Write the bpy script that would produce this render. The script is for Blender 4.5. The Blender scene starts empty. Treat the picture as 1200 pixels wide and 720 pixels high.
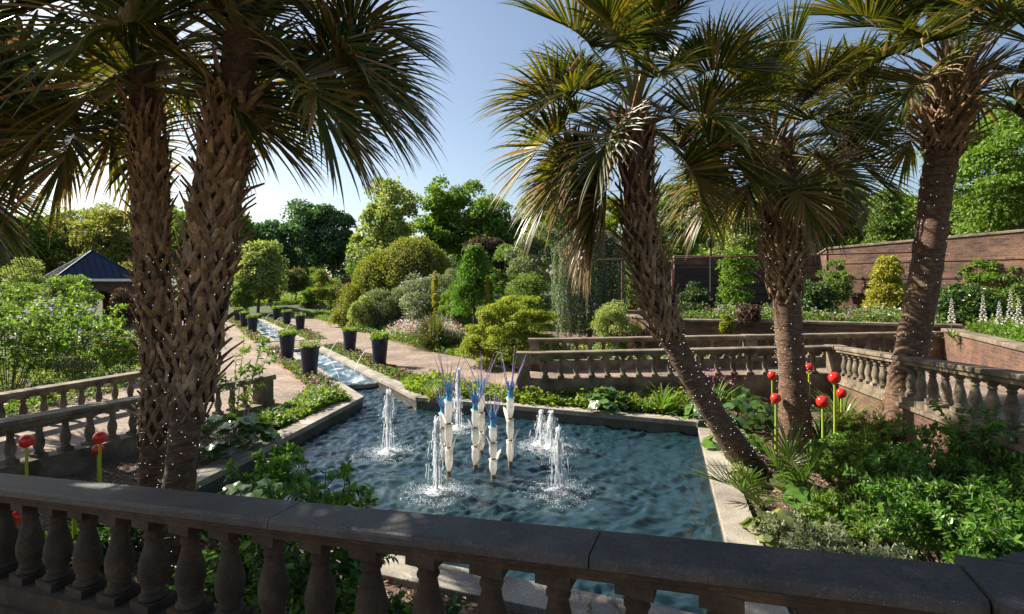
import bpy, math, random
import numpy as np
from mathutils import Vector, Matrix
from mathutils.geometry import tessellate_polygon, delaunay_2d_cdt

sc = bpy.context.scene
C = sc.collection
R = math.radians
# ------------------------------------------------------------------ camera, sky, sun, exposure
F, HY, HC = 608.0, 331.0, 2.95          # focal length in photo pixels, horizon row, eye height
cam = bpy.data.cameras.new('camera')
cam.sensor_width = 36.0
cam.lens = F / 1200.0 * 36.0
cam.shift_y = -(360.0 - HY) / 1200.0
cam.clip_start = 0.05
cam.clip_end = 2000
co = bpy.data.objects.new('camera', cam)
C.objects.link(co)
co.location = (0, 0, HC)
co.rotation_euler = (R(90), 0, 0)
sc.camera = co

SUN_AZ = R(-66)      # from straight ahead, negative = to the left
SUN_EL = R(38)
w = bpy.data.worlds.new('World')
sc.world = w
w.use_nodes = True
nt = w.node_tree
nt.nodes.clear()
sky = nt.nodes.new('ShaderNodeTexSky')
sky.sky_type = 'NISHITA'
sky.sun_disc = False
sky.sun_elevation = SUN_EL
sky.sun_rotation = SUN_AZ
sky.altitude = 0
sky.air_density = 1.0
sky.dust_density = 1.6
sky.ozone_density = 0.3
bg = nt.nodes.new('ShaderNodeBackground')
bg.inputs[1].default_value = 0.068
wo = nt.nodes.new('ShaderNodeOutputWorld')
nt.links.new(sky.outputs[0], bg.inputs[0])
nt.links.new(bg.outputs[0], wo.inputs[0])

sl = bpy.data.lights.new('sun', 'SUN')
sl.energy = 5.0
sl.angle = R(0.53)
sl.color = (1.0, 0.92, 0.80)
so = bpy.data.objects.new('sun', sl)
C.objects.link(so)
sd = Vector((math.sin(SUN_AZ) * math.cos(SUN_EL), math.cos(SUN_AZ) * math.cos(SUN_EL), math.sin(SUN_EL)))
so.rotation_euler = sd.to_track_quat('Z', 'Y').to_euler()
so.location = (-20, 20, 40)

sc.view_settings.view_transform = 'Standard'
sc.view_settings.look = 'None'
sc.view_settings.exposure = 1.3
sc.view_settings.gamma = 1.0
sc.view_settings.use_curve_mapping = False
sc.render.engine = 'CYCLES'
sc.cycles.max_bounces = 6
sc.cycles.diffuse_bounces = 2
sc.cycles.glossy_bounces = 3
sc.cycles.transmission_bounces = 4
sc.cycles.transparent_max_bounces = 8
sc.cycles.caustics_reflective = False
sc.cycles.caustics_refractive = False
sc.cycles.use_denoising = True
sc.cycles.sample_clamp_indirect = 4.0

rng = np.random.default_rng(7)
random.seed(7)


# ------------------------------------------------------------------ helpers: placing
def G(px, py, z=0.0):
    """point at height z seen at photo pixel px, py"""
    d = F * (HC - z) / (py - HY)
    return Vector(((px - 600) / F * d, d, z))


def D(px, depth, z=0.0):
    return Vector(((px - 600) / F * depth, depth, z))


def ZH(py, depth):
    return HC - (py - HY) / F * depth


AU = Vector((-0.534, 0.8455))      # direction of the garden axis (the rill)
AV = Vector((0.8455, 0.534))


def UV(u, v, z=0.0):
    return Vector((AU.x * u + AV.x * v, AU.y * u + AV.y * v, z))


def ground_z(x, y):
    r = math.hypot(x, y)
    t = min(1, max(0, (r - 46) / 16))
    return 1.3 * t * t * (3 - 2 * t) + max(0, r - 62) * 0.01


# ------------------------------------------------------------------ helpers: scene graph
def thing(name, label, cat, loc=(0, 0, 0), group=None):
    o = bpy.data.objects.new(name, None)
    o.empty_display_size = 0.1
    C.objects.link(o)
    o.location = loc
    o['label'] = label
    o['category'] = cat
    if group:
        o['group'] = group
    return o


def tag(o, label, cat, group=None):
    o['label'] = label
    o['category'] = cat
    if group:
        o['group'] = group
    return o


def dup(root, loc, rotz=0.0, scale=1.0, label=None, group=None):
    def cp(o, parent):
        c = o.copy()
        C.objects.link(c)
        c.parent = parent
        for k in list(o.children):
            cp(k, c)
        return c
    r = cp(root, None)
    r.location = loc
    r.rotation_euler = (0, 0, rotz)
    r.scale = (scale, scale, scale)
    if label:
        r['label'] = label
    if group:
        r['group'] = group
    return r


def link(name, me, parent=None, loc=None):
    o = bpy.data.objects.new(name, me)
    C.objects.link(o)
    if parent:
        o.parent = parent
    if loc is not None:
        o.location = loc
    return o


def np_mesh(name, verts, faces, mats, midx=None, smooth=False, uv=False):
    """verts (n,3); faces = list of (m,k) int arrays (one array per face size)"""
    me = bpy.data.meshes.new(name)
    verts = np.asarray(verts, dtype=np.float32)
    if isinstance(faces, np.ndarray):
        faces = [faces]
    nf = sum(len(f) for f in faces)
    loops = np.concatenate([f.ravel() for f in faces]).astype(np.int32)
    tot = np.concatenate([np.full(len(f), f.shape[1]) for f in faces]).astype(np.int32)
    start = (np.cumsum(tot) - tot).astype(np.int32)
    me.vertices.add(len(verts))
    me.vertices.foreach_set('co', verts.ravel())
    me.loops.add(len(loops))
    me.loops.foreach_set('vertex_index', loops)
    me.polygons.add(nf)
    me.polygons.foreach_set('loop_start', start)
    if not isinstance(mats, (list, tuple)):
        mats = [mats]
    for m in mats:
        me.materials.append(m)
    if midx is not None:
        me.polygons.foreach_set('material_index', np.asarray(midx, dtype=np.int32))
    me.polygons.foreach_set('use_smooth', np.full(nf, bool(smooth)))
    me.update(calc_edges=True)
    me.validate()
    return me


class MB:
    """collects shapes and links them as ONE mesh object"""
    def __init__(s):
        s.v = []
        s.f = []
        s.m = []
        s.sm = []

    def add(s, vs, fs, mi=0, smooth=False):
        b = len(s.v)
        s.v += [tuple(v) for v in vs]
        s.f += [tuple(i + b for i in f) for f in fs]
        s.m += [mi] * len(fs)
        s.sm += [smooth] * len(fs)

    def box(s, c, size, rz=0.0, mi=0, taper=1.0):
        x, y, z = size[0] / 2, size[1] / 2, size[2] / 2
        cs, sn = math.cos(rz), math.sin(rz)
        vs = []
        for dz, t in ((-z, 1), (z, taper)):
            for dx, dy in ((-x, -y), (x, -y), (x, y), (-x, y)):
                dx *= t
                dy *= t
                vs.append((c[0] + dx * cs - dy * sn, c[1] + dx * sn + dy * cs, c[2] + dz))
        s.add(vs, [(3, 2, 1, 0), (4, 5, 6, 7), (0, 1, 5, 4), (1, 2, 6, 5), (2, 3, 7, 6), (3, 0, 4, 7)], mi)

    def bar(s, a, b, wdt, hgt, mi=0, up=(0, 0, 1)):
        a, b, up = Vector(a), Vector(b), Vector(up)
        d = (b - a).normalized()
        r = d.cross(up).normalized() * (wdt / 2)
        u = r.cross(d).normalized() * (hgt / 2)
        vs = [a - r - u, a + r - u, a + r + u, a - r + u, b - r - u, b + r - u, b + r + u, b - r + u]
        s.add(vs, [(0, 1, 2, 3), (7, 6, 5, 4), (0, 4, 5, 1), (1, 5, 6, 2), (2, 6, 7, 3), (3, 7, 4, 0)], mi)

    def strap(s, a, b, w0, w1, th, mi=0, up=(0, 0, 1)):
        """flat bar that narrows from w0 to w1, a little thicker along its middle"""
        a, b, up = Vector(a), Vector(b), Vector(up)
        d = (b - a).normalized()
        r = d.cross(up).normalized()
        u = r.cross(d).normalized()
        vs = []
        for p, w_, t_ in ((a, w0, th), (b, w1, th * .7)):
            vs += [p - r * w_ / 2 - u * t_ * .2, p - r * w_ * .15 + u * t_ * .5, p + r * w_ * .15 + u * t_ * .5, p + r * w_ / 2 - u * t_ * .2, p - u * t_ * .5]
        s.add(vs, [(k, (k + 1) % 5, 5 + (k + 1) % 5, 5 + k) for k in range(5)] + [(4, 3, 2, 1, 0), (5, 6, 7, 8, 9)], mi)

    def tube(s, pts, rad, n=8, mi=0, cap=True, smooth=True):
        pts = [Vector(p) for p in pts]
        if not hasattr(rad, '__len__'):
            rad = [rad] * len(pts)
        vs, fs = [], []
        prev = None
        for i, p in enumerate(pts):
            t = (pts[min(i + 1, len(pts) - 1)] - pts[max(i - 1, 0)])
            t = t.normalized() if t.length > 1e-9 else Vector((0, 0, 1))
            if prev is None:
                a = t.orthogonal().normalized()
            else:
                a = (prev - t * prev.dot(t))
                a = a.normalized() if a.length > 1e-6 else t.orthogonal().normalized()
            prev = a
            b = t.cross(a)
            for k in range(n):
                an = 2 * math.pi * k / n
                vs.append(p + (a * math.cos(an) + b * math.sin(an)) * rad[i])
        for i in range(len(pts) - 1):
            for k in range(n):
                k2 = (k + 1) % n
                fs.append((i * n + k, i * n + k2, (i + 1) * n + k2, (i + 1) * n + k))
        s.add(vs, fs, mi, smooth)
        if cap:
            m = len(pts) - 1
            s.add(vs[:n], [tuple(range(n - 1, -1, -1))], mi)
            s.add(vs[m * n:], [tuple(range(n))], mi)

    def lathe(s, prof, c=(0, 0, 0), n=20, mi=0, smooth=True, cap=True, wob=None):
        vs, fs = [], []
        for j, (r, z) in enumerate(prof):
            for k in range(n):
                an = 2 * math.pi * k / n
                rr = r * (wob(k, j) if wob else 1)
                vs.append((c[0] + rr * math.cos(an), c[1] + rr * math.sin(an), c[2] + z))
        for j in range(len(prof) - 1):
            for k in range(n):
                k2 = (k + 1) % n
                fs.append((j * n + k, j * n + k2, (j + 1) * n + k2, (j + 1) * n + k))
        s.add(vs, fs, mi, smooth)
        if cap:
            s.add(vs[:n], [tuple(range(n - 1, -1, -1))], mi)
            s.add(vs[-n:], [tuple(range(n))], mi)

    def sweep(s, prof, a, b, mi=0, smooth=False):
        """closed profile of (side, z) points swept from a to b; side is to the right of travel"""
        a, b = Vector(a), Vector(b)
        d = Vector((b.x - a.x, b.y - a.y, 0)).normalized()
        r = Vector((d.y, -d.x, 0))
        n = len(prof)
        vs = [p + r * q[0] + Vector((0, 0, q[1])) for p in (a, b) for q in prof]
        fs = [(k, (k + 1) % n, n + (k + 1) % n, n + k) for k in range(n)]
        s.add(vs, fs, mi, smooth)
        s.add(vs[:n], [tuple(range(n - 1, -1, -1))], mi)
        s.add(vs[n:], [tuple(range(n))], mi)

    def poly(s, pts, z0, z1, mi=0, sides=True):
        """flat polygon (x, y) or (x, y, z) with top at z1 (or own z) and bottom at z0"""
        top = [Vector((p[0], p[1], p[2] if len(p) > 2 else z1)) for p in pts]
        tri = tessellate_polygon([[Vector((p.x, p.y, 0)) for p in top]])
        fs = []
        for t in tri:
            a, b, c = (top[i] for i in t)
            fs.append(t if (b - a).cross(c - a).z > 0 else t[::-1])
        s.add(top, fs, mi)
        if sides:
            n = len(top)
            vs = top + [Vector((p.x, p.y, z0)) for p in top]
            s.add(vs, [(k, (k + 1) % n, n + (k + 1) % n, n + k) for k in range(n)], mi)

    def mesh(s, name, mats, off=(0, 0, 0)):
        me = bpy.data.meshes.new(name)
        o = Vector(off)
        me.from_pydata([Vector(v) - o for v in s.v], [], s.f)
        if not isinstance(mats, (list, tuple)):
            mats = [mats]
        for m in mats:
            me.materials.append(m)
        me.polygons.foreach_set('material_index', s.m)
        me.polygons.foreach_set('use_smooth', s.sm)
        me.update()
        # box-projected UVs in metres, so that brick and paving follow walls in any direction
        uvl = me.uv_layers.new(name='UVMap')
        for p in me.polygons:
            nrm = p.normal
            if abs(nrm.z) > 0.75:
                for li in p.loop_indices:
                    v = me.vertices[me.loops[li].vertex_index].co + o
                    uvl.data[li].uv = (v.x, v.y)
            else:
                t = Vector((-nrm.y, nrm.x, 0)).normalized()
                for li in p.loop_indices:
                    v = me.vertices[me.loops[li].vertex_index].co + o
                    uvl.data[li].uv = (v.x * t.x + v.y * t.y, v.z)
        return me

    def build(s, name, mats, parent=None):
        off = Vector((0, 0, 0))
        q = parent
        while q:
            off += q.location
            q = q.parent
        return link(name, s.mesh(name, mats, off), parent)


def structure(o):
    o['kind'] = 'structure'
    return o


def stuff(o, label, cat):
    o['kind'] = 'stuff'
    if o.parent is None:
        o['label'] = label
        o['category'] = cat
    return o


# ------------------------------------------------------------------ materials
def new_mat(name):
    m = bpy.data.materials.new(name)
    m.use_nodes = True
    n = m.node_tree.nodes
    b = n['Principled BSDF']
    return m, m.node_tree, b


def ramp(nt_, stops):
    r = nt_.nodes.new('ShaderNodeValToRGB')
    el = r.color_ramp.elements
    while len(el) < len(stops):
        el.new(0.5)
    for e, (p, c) in zip(el, stops):
        e.position = p
        e.color = (*c, 1)
    return r


def noise_node(nt_, coord, scale, detail=4, rough=0.55, dist=0.0):
    t = nt_.nodes.new('ShaderNodeTexNoise')
    t.inputs['Scale'].default_value = scale
    t.inputs['Detail'].default_value = detail
    t.inputs['Roughness'].default_value = rough
    t.inputs['Distortion'].default_value = dist
    nt_.links.new(coord, t.inputs['Vector'])
    return t


def geo_pos(nt_):
    return nt_.nodes.new('ShaderNodeNewGeometry').outputs['Position']


def mixc(nt_, fac, a, b, mode='MIX'):
    m = nt_.nodes.new('ShaderNodeMix')
    m.data_type = 'RGBA'
    m.blend_type = mode
    for sock, v in ((m.inputs[0], fac), (m.inputs[6], a), (m.inputs[7], b)):
        if hasattr(v, 'is_linked') or hasattr(v, 'links'):
            nt_.links.new(v, sock)
        else:
            sock.default_value = v if not isinstance(v, tuple) else (*v, 1)
    return m.outputs[2]


def bump(nt_, b, h, strength=0.4, dist=0.02):
    bp = nt_.nodes.new('ShaderNodeBump')
    bp.inputs['Strength'].default_value = strength
    bp.inputs['Distance'].default_value = dist
    nt_.links.new(h, bp.inputs['Height'])
    nt_.links.new(bp.outputs[0], b.inputs['Normal'])
    return bp


def stone(name, c0, c1, c2, s1=3.0, s2=60.0, rough=0.85, bs=0.35, speck=None):
    m, t, b = new_mat(name)
    p = geo_pos(t)
    n1 = noise_node(t, p, s1, 6, 0.6, 0.3)
    n2 = noise_node(t, p, s2, 3, 0.7)
    r1 = ramp(t, [(0.3, c0), (0.5, c1), (0.72, c2)])
    t.links.new(n1.outputs[0], r1.inputs[0])
    r2 = ramp(t, [(0.3, (0.55, 0.55, 0.55)), (0.7, (1.25, 1.25, 1.25))])
    t.links.new(n2.outputs[0], r2.inputs[0])
    col = mixc(t, 1.0, r1.outputs[0], r2.outputs[0], 'MULTIPLY')
    if speck:
        vo = t.nodes.new('ShaderNodeTexVoronoi')
        vo.inputs['Scale'].default_value = 120
        t.links.new(p, vo.inputs['Vector'])
        rs = ramp(t, [(0.0, (1, 1, 1)), (0.30, (0, 0, 0))])
        t.links.new(vo.outputs['Distance'], rs.inputs[0])
        nz = noise_node(t, p, 60, 1)
        rz = ramp(t, [(0.5, (0, 0, 0)), (0.6, (1, 1, 1))])
        t.links.new(nz.outputs[0], rz.inputs[0])
        f = mixc(t, 1.0, rs.outputs[0], rz.outputs[0], 'MULTIPLY')
        col = mixc(t, f, col, speck)
        n4 = noise_node(t, p, 1.1, 7, 0.72, 1.0)
        r4 = ramp(t, [(0.54, (0, 0, 0)), (0.70, (.75, .75, .75))])
        t.links.new(n4.outputs[0], r4.inputs[0])
        col = mixc(t, r4.outputs[0], col, (0.085, 0.078, 0.068))
    t.links.new(col, b.inputs['Base Color'])
    b.inputs['Roughness'].default_value = rough
    add = t.nodes.new('ShaderNodeMath')
    add.operation = 'ADD'
    t.links.new(n1.outputs[0], add.inputs[0])
    t.links.new(n2.outputs[0], add.inputs[1])
    bump(t, b, add.outputs[0], bs, 0.01)
    return m


def bricks(name, c1, c2, mortar, bw=0.22, bh=0.075, ms=0.010, rough=0.9, scale_noise=1.2, uv=True, offset=0.5, gran=0, streak=0):
    m, t, b = new_mat(name)
    tc = t.nodes.new('ShaderNodeTexCoord')
    br = t.nodes.new('ShaderNodeTexBrick')
    br.inputs['Scale'].default_value = 1.0
    br.inputs['Brick Width'].default_value = bw
    br.inputs['Row Height'].default_value = bh
    br.inputs['Mortar Size'].default_value = ms
    br.inputs['Mortar Smooth'].default_value = 0.2
    br.inputs['Bias'].default_value = 0.0
    br.offset = offset
    br.inputs['Color1'].default_value = (*c1, 1)
    br.inputs['Color2'].default_value = (*c2, 1)
    br.inputs['Mortar'].default_value = (*mortar, 1)
    t.links.new(tc.outputs['UV'], br.inputs['Vector'])
    p = geo_pos(t)
    n1 = noise_node(t, p, scale_noise, 5, 0.65)
    r1 = ramp(t, [(0.3, (0.5, 0.48, 0.46)), (0.7, (1.25, 1.2, 1.16))])
    t.links.new(n1.outputs[0], r1.inputs[0])
    n2 = noise_node(t, p, 25, 3, 0.7)
    r2 = ramp(t, [(0.3, (0.6, 0.6, 0.6)), (0.7, (1.25, 1.25, 1.25))])
    t.links.new(n2.outputs[0], r2.inputs[0])
    col = mixc(t, 1.0, br.outputs[0], r1.outputs[0], 'MULTIPLY')
    col = mixc(t, 1.0, col, r2.outputs[0], 'MULTIPLY')
    if gran:
        n3 = noise_node(t, p, 7.0, 4, 0.8, .5)
        r3 = ramp(t, [(0.34, (0.62, 0.6, 0.58)), (0.5, (1, 1, 1)), (0.66, (1.3, 1.28, 1.25))])
        t.links.new(n3.outputs[0], r3.inputs[0])
        col = mixc(t, 1.0, col, r3.outputs[0], 'MULTIPLY')
    if streak:
        mp = t.nodes.new('ShaderNodeMapping')
        mp.inputs['Scale'].default_value = (.5, .5, .9)
        t.links.new(p, mp.inputs[0])
        n3 = noise_node(t, mp.outputs[0], 1.3, 6, 0.72, .4)
        r3 = ramp(t, [(0.34, (0.35, 0.33, 0.32)), (0.52, (0.95, 0.92, 0.9)), (0.68, (1.55, 1.45, 1.35))])
        t.links.new(n3.outputs[0], r3.inputs[0])
        col = mixc(t, 1.0, col, r3.outputs[0], 'MULTIPLY')
    t.links.new(col, b.inputs['Base Color'])
    b.inputs['Roughness'].default_value = rough
    bump(t, b, br.outputs[0], 0.3, 0.01)
    return m


def leaf_mat(name, cols, trans=0.4, rough=0.42, spec=0.5, tcol=(1.3, 1.45, 0.6)):
    """cols: two or three greens, chosen leaf by leaf"""
    m, t, b = new_mat(name)
    g = t.nodes.new('ShaderNodeNewGeometry')
    st = [(i / (len(cols) - 1) * 0.9 + 0.05, c) for i, c in enumerate(cols)]
    r = ramp(t, st)
    t.links.new(g.outputs['Random Per Island'], r.inputs[0])
    t.links.new(r.outputs[0], b.inputs['Base Color'])
    b.inputs['Roughness'].default_value = rough
    b.inputs['Specular IOR Level'].default_value = spec
    tr = t.nodes.new('ShaderNodeBsdfTranslucent')
    tc = mixc(t, 1.0, r.outputs[0], tcol, 'MULTIPLY')
    t.links.new(tc, tr.inputs[0])
    mx = t.nodes.new('ShaderNodeMixShader')
    mx.inputs[0].default_value = trans
    t.links.new(b.outputs[0], mx.inputs[1])
    t.links.new(tr.outputs[0], mx.inputs[2])
    t.links.new(mx.outputs[0], t.nodes['Material Output'].inputs[0])
    return m


def plain(name, col, rough=0.6, spec=0.5, nscale=None, var=0.25, emit=None, metal=0.0):
    m, t, b = new_mat(name)
    b.inputs['Roughness'].default_value = rough
    b.inputs['Specular IOR Level'].default_value = spec
    b.inputs['Metallic'].default_value = metal
    if nscale:
        n = noise_node(t, geo_pos(t), nscale, 4)
        r = ramp(t, [(0.3, tuple(c * (1 - var) for c in col)), (0.7, tuple(min(1, c * (1 + var)) for c in col))])
        t.links.new(n.outputs[0], r.inputs[0])
        t.links.new(r.outputs[0], b.inputs['Base Color'])
    else:
        b.inputs['Base Color'].default_value = (*col, 1)
    if emit:
        b.inputs['Emission Color'].default_value = (*col, 1)
        b.inputs['Emission Strength'].default_value = emit
    return m


M = {}
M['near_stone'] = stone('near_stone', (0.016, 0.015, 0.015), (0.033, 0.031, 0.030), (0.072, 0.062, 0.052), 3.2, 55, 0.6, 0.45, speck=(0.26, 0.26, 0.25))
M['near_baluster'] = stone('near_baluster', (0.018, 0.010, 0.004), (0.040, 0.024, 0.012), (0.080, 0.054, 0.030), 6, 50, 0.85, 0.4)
M['sandstone'] = stone('sandstone', (0.055, 0.042, 0.027), (0.165, 0.128, 0.085), (0.30, 0.24, 0.165), 2.6, 45, 0.88, 0.4)
M['coping'] = stone('coping', (0.15, 0.13, 0.105), (0.29, 0.26, 0.21), (0.42, 0.38, 0.31), 1.6, 40, 0.85, 0.3)
M['wet_wall'] = stone('wet_wall', (0.02, 0.022, 0.018), (0.05, 0.05, 0.04), (0.09, 0.085, 0.065), 3, 40, 0.5, 0.3)
M['brick'] = bricks('brick', (0.18, 0.082, 0.048), (0.10, 0.048, 0.031), (0.13, 0.10, 0.076))
M['old_brick'] = bricks('old_brick', (0.20, 0.105, 0.065), (0.105, 0.055, 0.037), (0.15, 0.12, 0.095), 0.30, 0.10, 0.014, scale_noise=0.9, streak=1)
M['paving'] = bricks('paving', (0.34, 0.265, 0.205), (0.24, 0.18, 0.135), (0.17, 0.135, 0.105), 0.21, 0.105, 0.012, 0.9, 0.8, gran=1)
M['kerb'] = bricks('kerb', (0.36, 0.19, 0.13), (0.30, 0.16, 0.11), (0.3, 0.25, 0.2), 0.21, 0.12, 0.01)
M['slab'] = bricks('slab', (0.30, 0.25, 0.21), (0.25, 0.21, 0.175), (0.17, 0.145, 0.12), 0.6, 0.6, 0.01, 0.85)
M['rust'] = plain('rust', (0.16, 0.065, 0.04), 0.8, 0.3, 12, 0.35)
M['black'] = plain('black_metal', (0.02, 0.02, 0.022), 0.45, 0.5)
M['dark_slat'] = plain('dark_slat', (0.035, 0.028, 0.026), 0.7, 0.3, 8, 0.3)


def soil_mat(name, a, b_, c):
    m, t, b = new_mat(name)
    p = geo_pos(t)
    n1 = noise_node(t, p, 0.5, 4, 0.6)
    n2 = noise_node(t, p, 26, 5, 0.75, 0.6)
    r = ramp(t, [(0.32, a), (0.5, b_), (0.68, c)])
    t.links.new(n2.outputs[0], r.inputs[0])
    r2 = ramp(t, [(0.3, (0.7, 0.7, 0.7)), (0.7, (1.2, 1.2, 1.2))])
    t.links.new(n1.outputs[0], r2.inputs[0])
    col = mixc(t, 1.0, r.outputs[0], r2.outputs[0], 'MULTIPLY')
    t.links.new(col, b.inputs['Base Color'])
    b.inputs['Roughness'].default_value = 0.95
    bump(t, b, n2.outputs[0], 0.9, 0.03)
    return m


M['mulch'] = soil_mat('mulch', (0.05, 0.032, 0.022), (0.13, 0.085, 0.058), (0.26, 0.185, 0.13))


def bark_mat(name, a, b_, c, ring=0.0, rough=0.9):
    m, t, b = new_mat(name)
    p = geo_pos(t)
    mp = t.nodes.new('ShaderNodeMapping')
    mp.inputs['Scale'].default_value = (6, 6, 16 if ring else 2.0)
    t.links.new(p, mp.inputs[0])
    n = noise_node(t, mp.outputs[0], 1.6, 6, 0.65, 0.5)
    n3 = noise_node(t, p, 45, 3, 0.7)
    r = ramp(t, [(0.3, a), (0.5, b_), (0.7, c)])
    t.links.new(n.outputs[0], r.inputs[0])
    r2 = ramp(t, [(0.3, (0.65, 0.65, 0.65)), (0.7, (1.25, 1.25, 1.25))])
    t.links.new(n3.outputs[0], r2.inputs[0])
    g = t.nodes.new('ShaderNodeNewGeometry')
    ri = ramp(t, [(0.0, (0.55, 0.52, 0.50)), (0.4, (0.9, 0.88, 0.86)), (0.75, (1.1, 1.06, 1.0)), (1.0, (1.5, 1.5, 1.5))])
    t.links.new(g.outputs['Random Per Island'], ri.inputs[0])
    cc_ = mixc(t, 1.0, r.outputs[0], r2.outputs[0], 'MULTIPLY')
    t.links.new(mixc(t, 1.0 if name == 'palm_boot' else 0.0, cc_, ri.outputs[0], 'MULTIPLY'), b.inputs['Base Color'])
    b.inputs['Roughness'].default_value = rough
    bump(t, b, n.outputs[0], 0.8, 0.03)
    return m


M['palm_bark'] = bark_mat('palm_bark', (0.055, 0.030, 0.017), (0.125, 0.070, 0.040), (0.22, 0.14, 0.085), 1)
M['palm_boot'] = bark_mat('palm_boot', (0.13, 0.075, 0.038), (0.26, 0.162, 0.088), (0.42, 0.295, 0.18))
M['bark'] = bark_mat('bark', (0.05, 0.04, 0.03), (0.11, 0.085, 0.065), (0.18, 0.145, 0.115))

# foliage: (dark, mid, light) leaf by leaf
M['palm_leaf'] = leaf_mat('palm_leaf', [(0.030, 0.052, 0.012), (0.05, 0.078, 0.016), (0.085, 0.105, 0.02), (0.20, 0.16, 0.03)], 0.38, 0.42, 0.35, (1.5, 1.4, .4))
M['palm_dry'] = leaf_mat('palm_dry', [(0.07, 0.085, 0.025), (0.22, 0.15, 0.06), (0.36, 0.25, 0.14)], 0.3, 0.4, 0.5, (1.3, 1.1, 0.6))
M['petiole'] = plain('petiole', (0.12, 0.12, 0.04), 0.45, 0.5, 8, 0.3)
LM = lambda n, a, b, c, tr=0.42, **k: M.__setitem__(n, leaf_mat(n, [a, b, c], tr, **{'rough': .5, 'spec': .35, **k}))
LM('leaf_dark', (0.033, 0.066, 0.019), (0.058, 0.108, 0.030), (0.113, 0.166, 0.042), 0.3)
LM('leaf_blue', (0.052, 0.112, 0.062), (0.083, 0.161, 0.076), (0.143, 0.224, 0.095), 0.3)
LM('leaf_mid', (0.079, 0.139, 0.029), (0.135, 0.213, 0.045), (0.225, 0.297, 0.064))
LM('leaf_olive', (0.114, 0.126, 0.034), (0.191, 0.190, 0.054), (0.305, 0.270, 0.091))
LM('leaf_fresh', (0.082, 0.155, 0.024), (0.140, 0.232, 0.033), (0.230, 0.310, 0.053), 0.5)
LM('leaf_lime', (0.138, 0.180, 0.017), (0.212, 0.240, 0.025), (0.297, 0.300, 0.043), 0.5)
LM('leaf_pale', (0.179, 0.225, 0.071), (0.279, 0.319, 0.111), (0.398, 0.413, 0.160))
LM('leaf_grey', (0.122, 0.158, 0.085), (0.198, 0.230, 0.134), (0.336, 0.360, 0.221), 0.35)
LM('leaf_gold', (0.22, 0.21, 0.025), (0.33, 0.31, 0.04), (0.42, 0.38, 0.06), 0.4)
LM('leaf_maple', (0.16, 0.20, 0.026), (0.25, 0.285, 0.042), (0.35, 0.35, 0.07), 0.5)
LM('leaf_topiary', (0.14, 0.15, 0.025), (0.22, 0.23, 0.035), (0.31, 0.30, 0.065), 0.42)
LM('leaf_holly', (0.060, 0.137, 0.016), (0.102, 0.209, 0.024), (0.187, 0.306, 0.041), 0.4, rough=0.5, spec=.3)
LM('leaf_plum', (0.048, 0.029, 0.024), (0.083, 0.046, 0.035), (0.138, 0.078, 0.055), 0.3)
LM('leaf_weep', (0.10, 0.135, 0.085), (0.165, 0.205, 0.125), (0.25, 0.28, 0.18), 0.3)
LM('leaf_gloss', (0.037, 0.081, 0.019), (0.060, 0.122, 0.027), (0.104, 0.179, 0.041), 0.3, rough=0.18, spec=0.7)
LM('leaf_shrub', (0.050, 0.119, 0.026), (0.103, 0.216, 0.036), (0.207, 0.346, 0.055), 0.42, rough=0.3)
LM('leaf_strap', (0.067, 0.119, 0.024), (0.111, 0.182, 0.036), (0.178, 0.252, 0.054), 0.42, rough=0.3)
LM('leaf_var', (0.095, 0.130, 0.043), (0.191, 0.210, 0.085), (0.403, 0.380, 0.204), 0.4, rough=0.25)
LM('yellow_green', (0.16, 0.20, 0.02), (0.24, 0.27, 0.03), (0.34, 0.34, 0.05), 0.5)
LM('petal_white', (0.6, 0.58, 0.54), (0.72, 0.70, 0.66), (0.78, 0.72, 0.68), 0.4, tcol=(1, 1, 1))
LM('petal_pink', (0.5, 0.06, 0.16), (0.6, 0.2, 0.3), (0.7, 0.45, 0.5), 0.4, tcol=(1, 1, 1))
LM('petal_lilac', (0.42, 0.36, 0.52), (0.58, 0.52, 0.64), (0.68, 0.64, 0.70), 0.4, tcol=(1, 1, 1))
LM('petal_purple', (0.16, 0.05, 0.22), (0.30, 0.10, 0.32), (0.5, 0.15, 0.3), 0.4, tcol=(1, 1, 1))
LM('petal_orange', (0.5, 0.16, 0.03), (0.55, 0.24, 0.06), (0.45, 0.28, 0.1), 0.4, tcol=(1, 1, 1))
# ------------------------------------------------------------------ ground, pool, rill, paths
GZ = -0.08
NL, NR, BR = Vector((-4.78, 6.83)), Vector((2.05, 4.45)), Vector((3.95, 11.0))
R0, LC = UV(12.6, 5.05).to_2d(), UV(13.4, 3.9).to_2d()
RILL_END = 24.6
pool_in = [NL, NR, BR, R0, UV(RILL_END, 5.05).to_2d(), UV(RILL_END, 3.9).to_2d(), LC]
rill2_in = [UV(28.6, 3.9).to_2d(), UV(28.6, 5.05).to_2d(), UV(47, 5.05).to_2d(), UV(47, 3.9).to_2d()]


def offset_poly(pts, d):
    n = len(pts)
    out = []
    for i in range(n):
        a, b, c = pts[i - 1], pts[i], pts[(i + 1) % n]
        e1, e2 = (b - a).normalized(), (c - b).normalized()
        n1, n2 = Vector((e1.y, -e1.x)), Vector((e2.y, -e2.x))
        m = (n1 + n2)
        m = m / max(0.25, m.length_squared) * 2
        if m.length > 1.6:
            m = m.normalized() * 1.6
        out.append(b + m * d)
    return out


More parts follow.
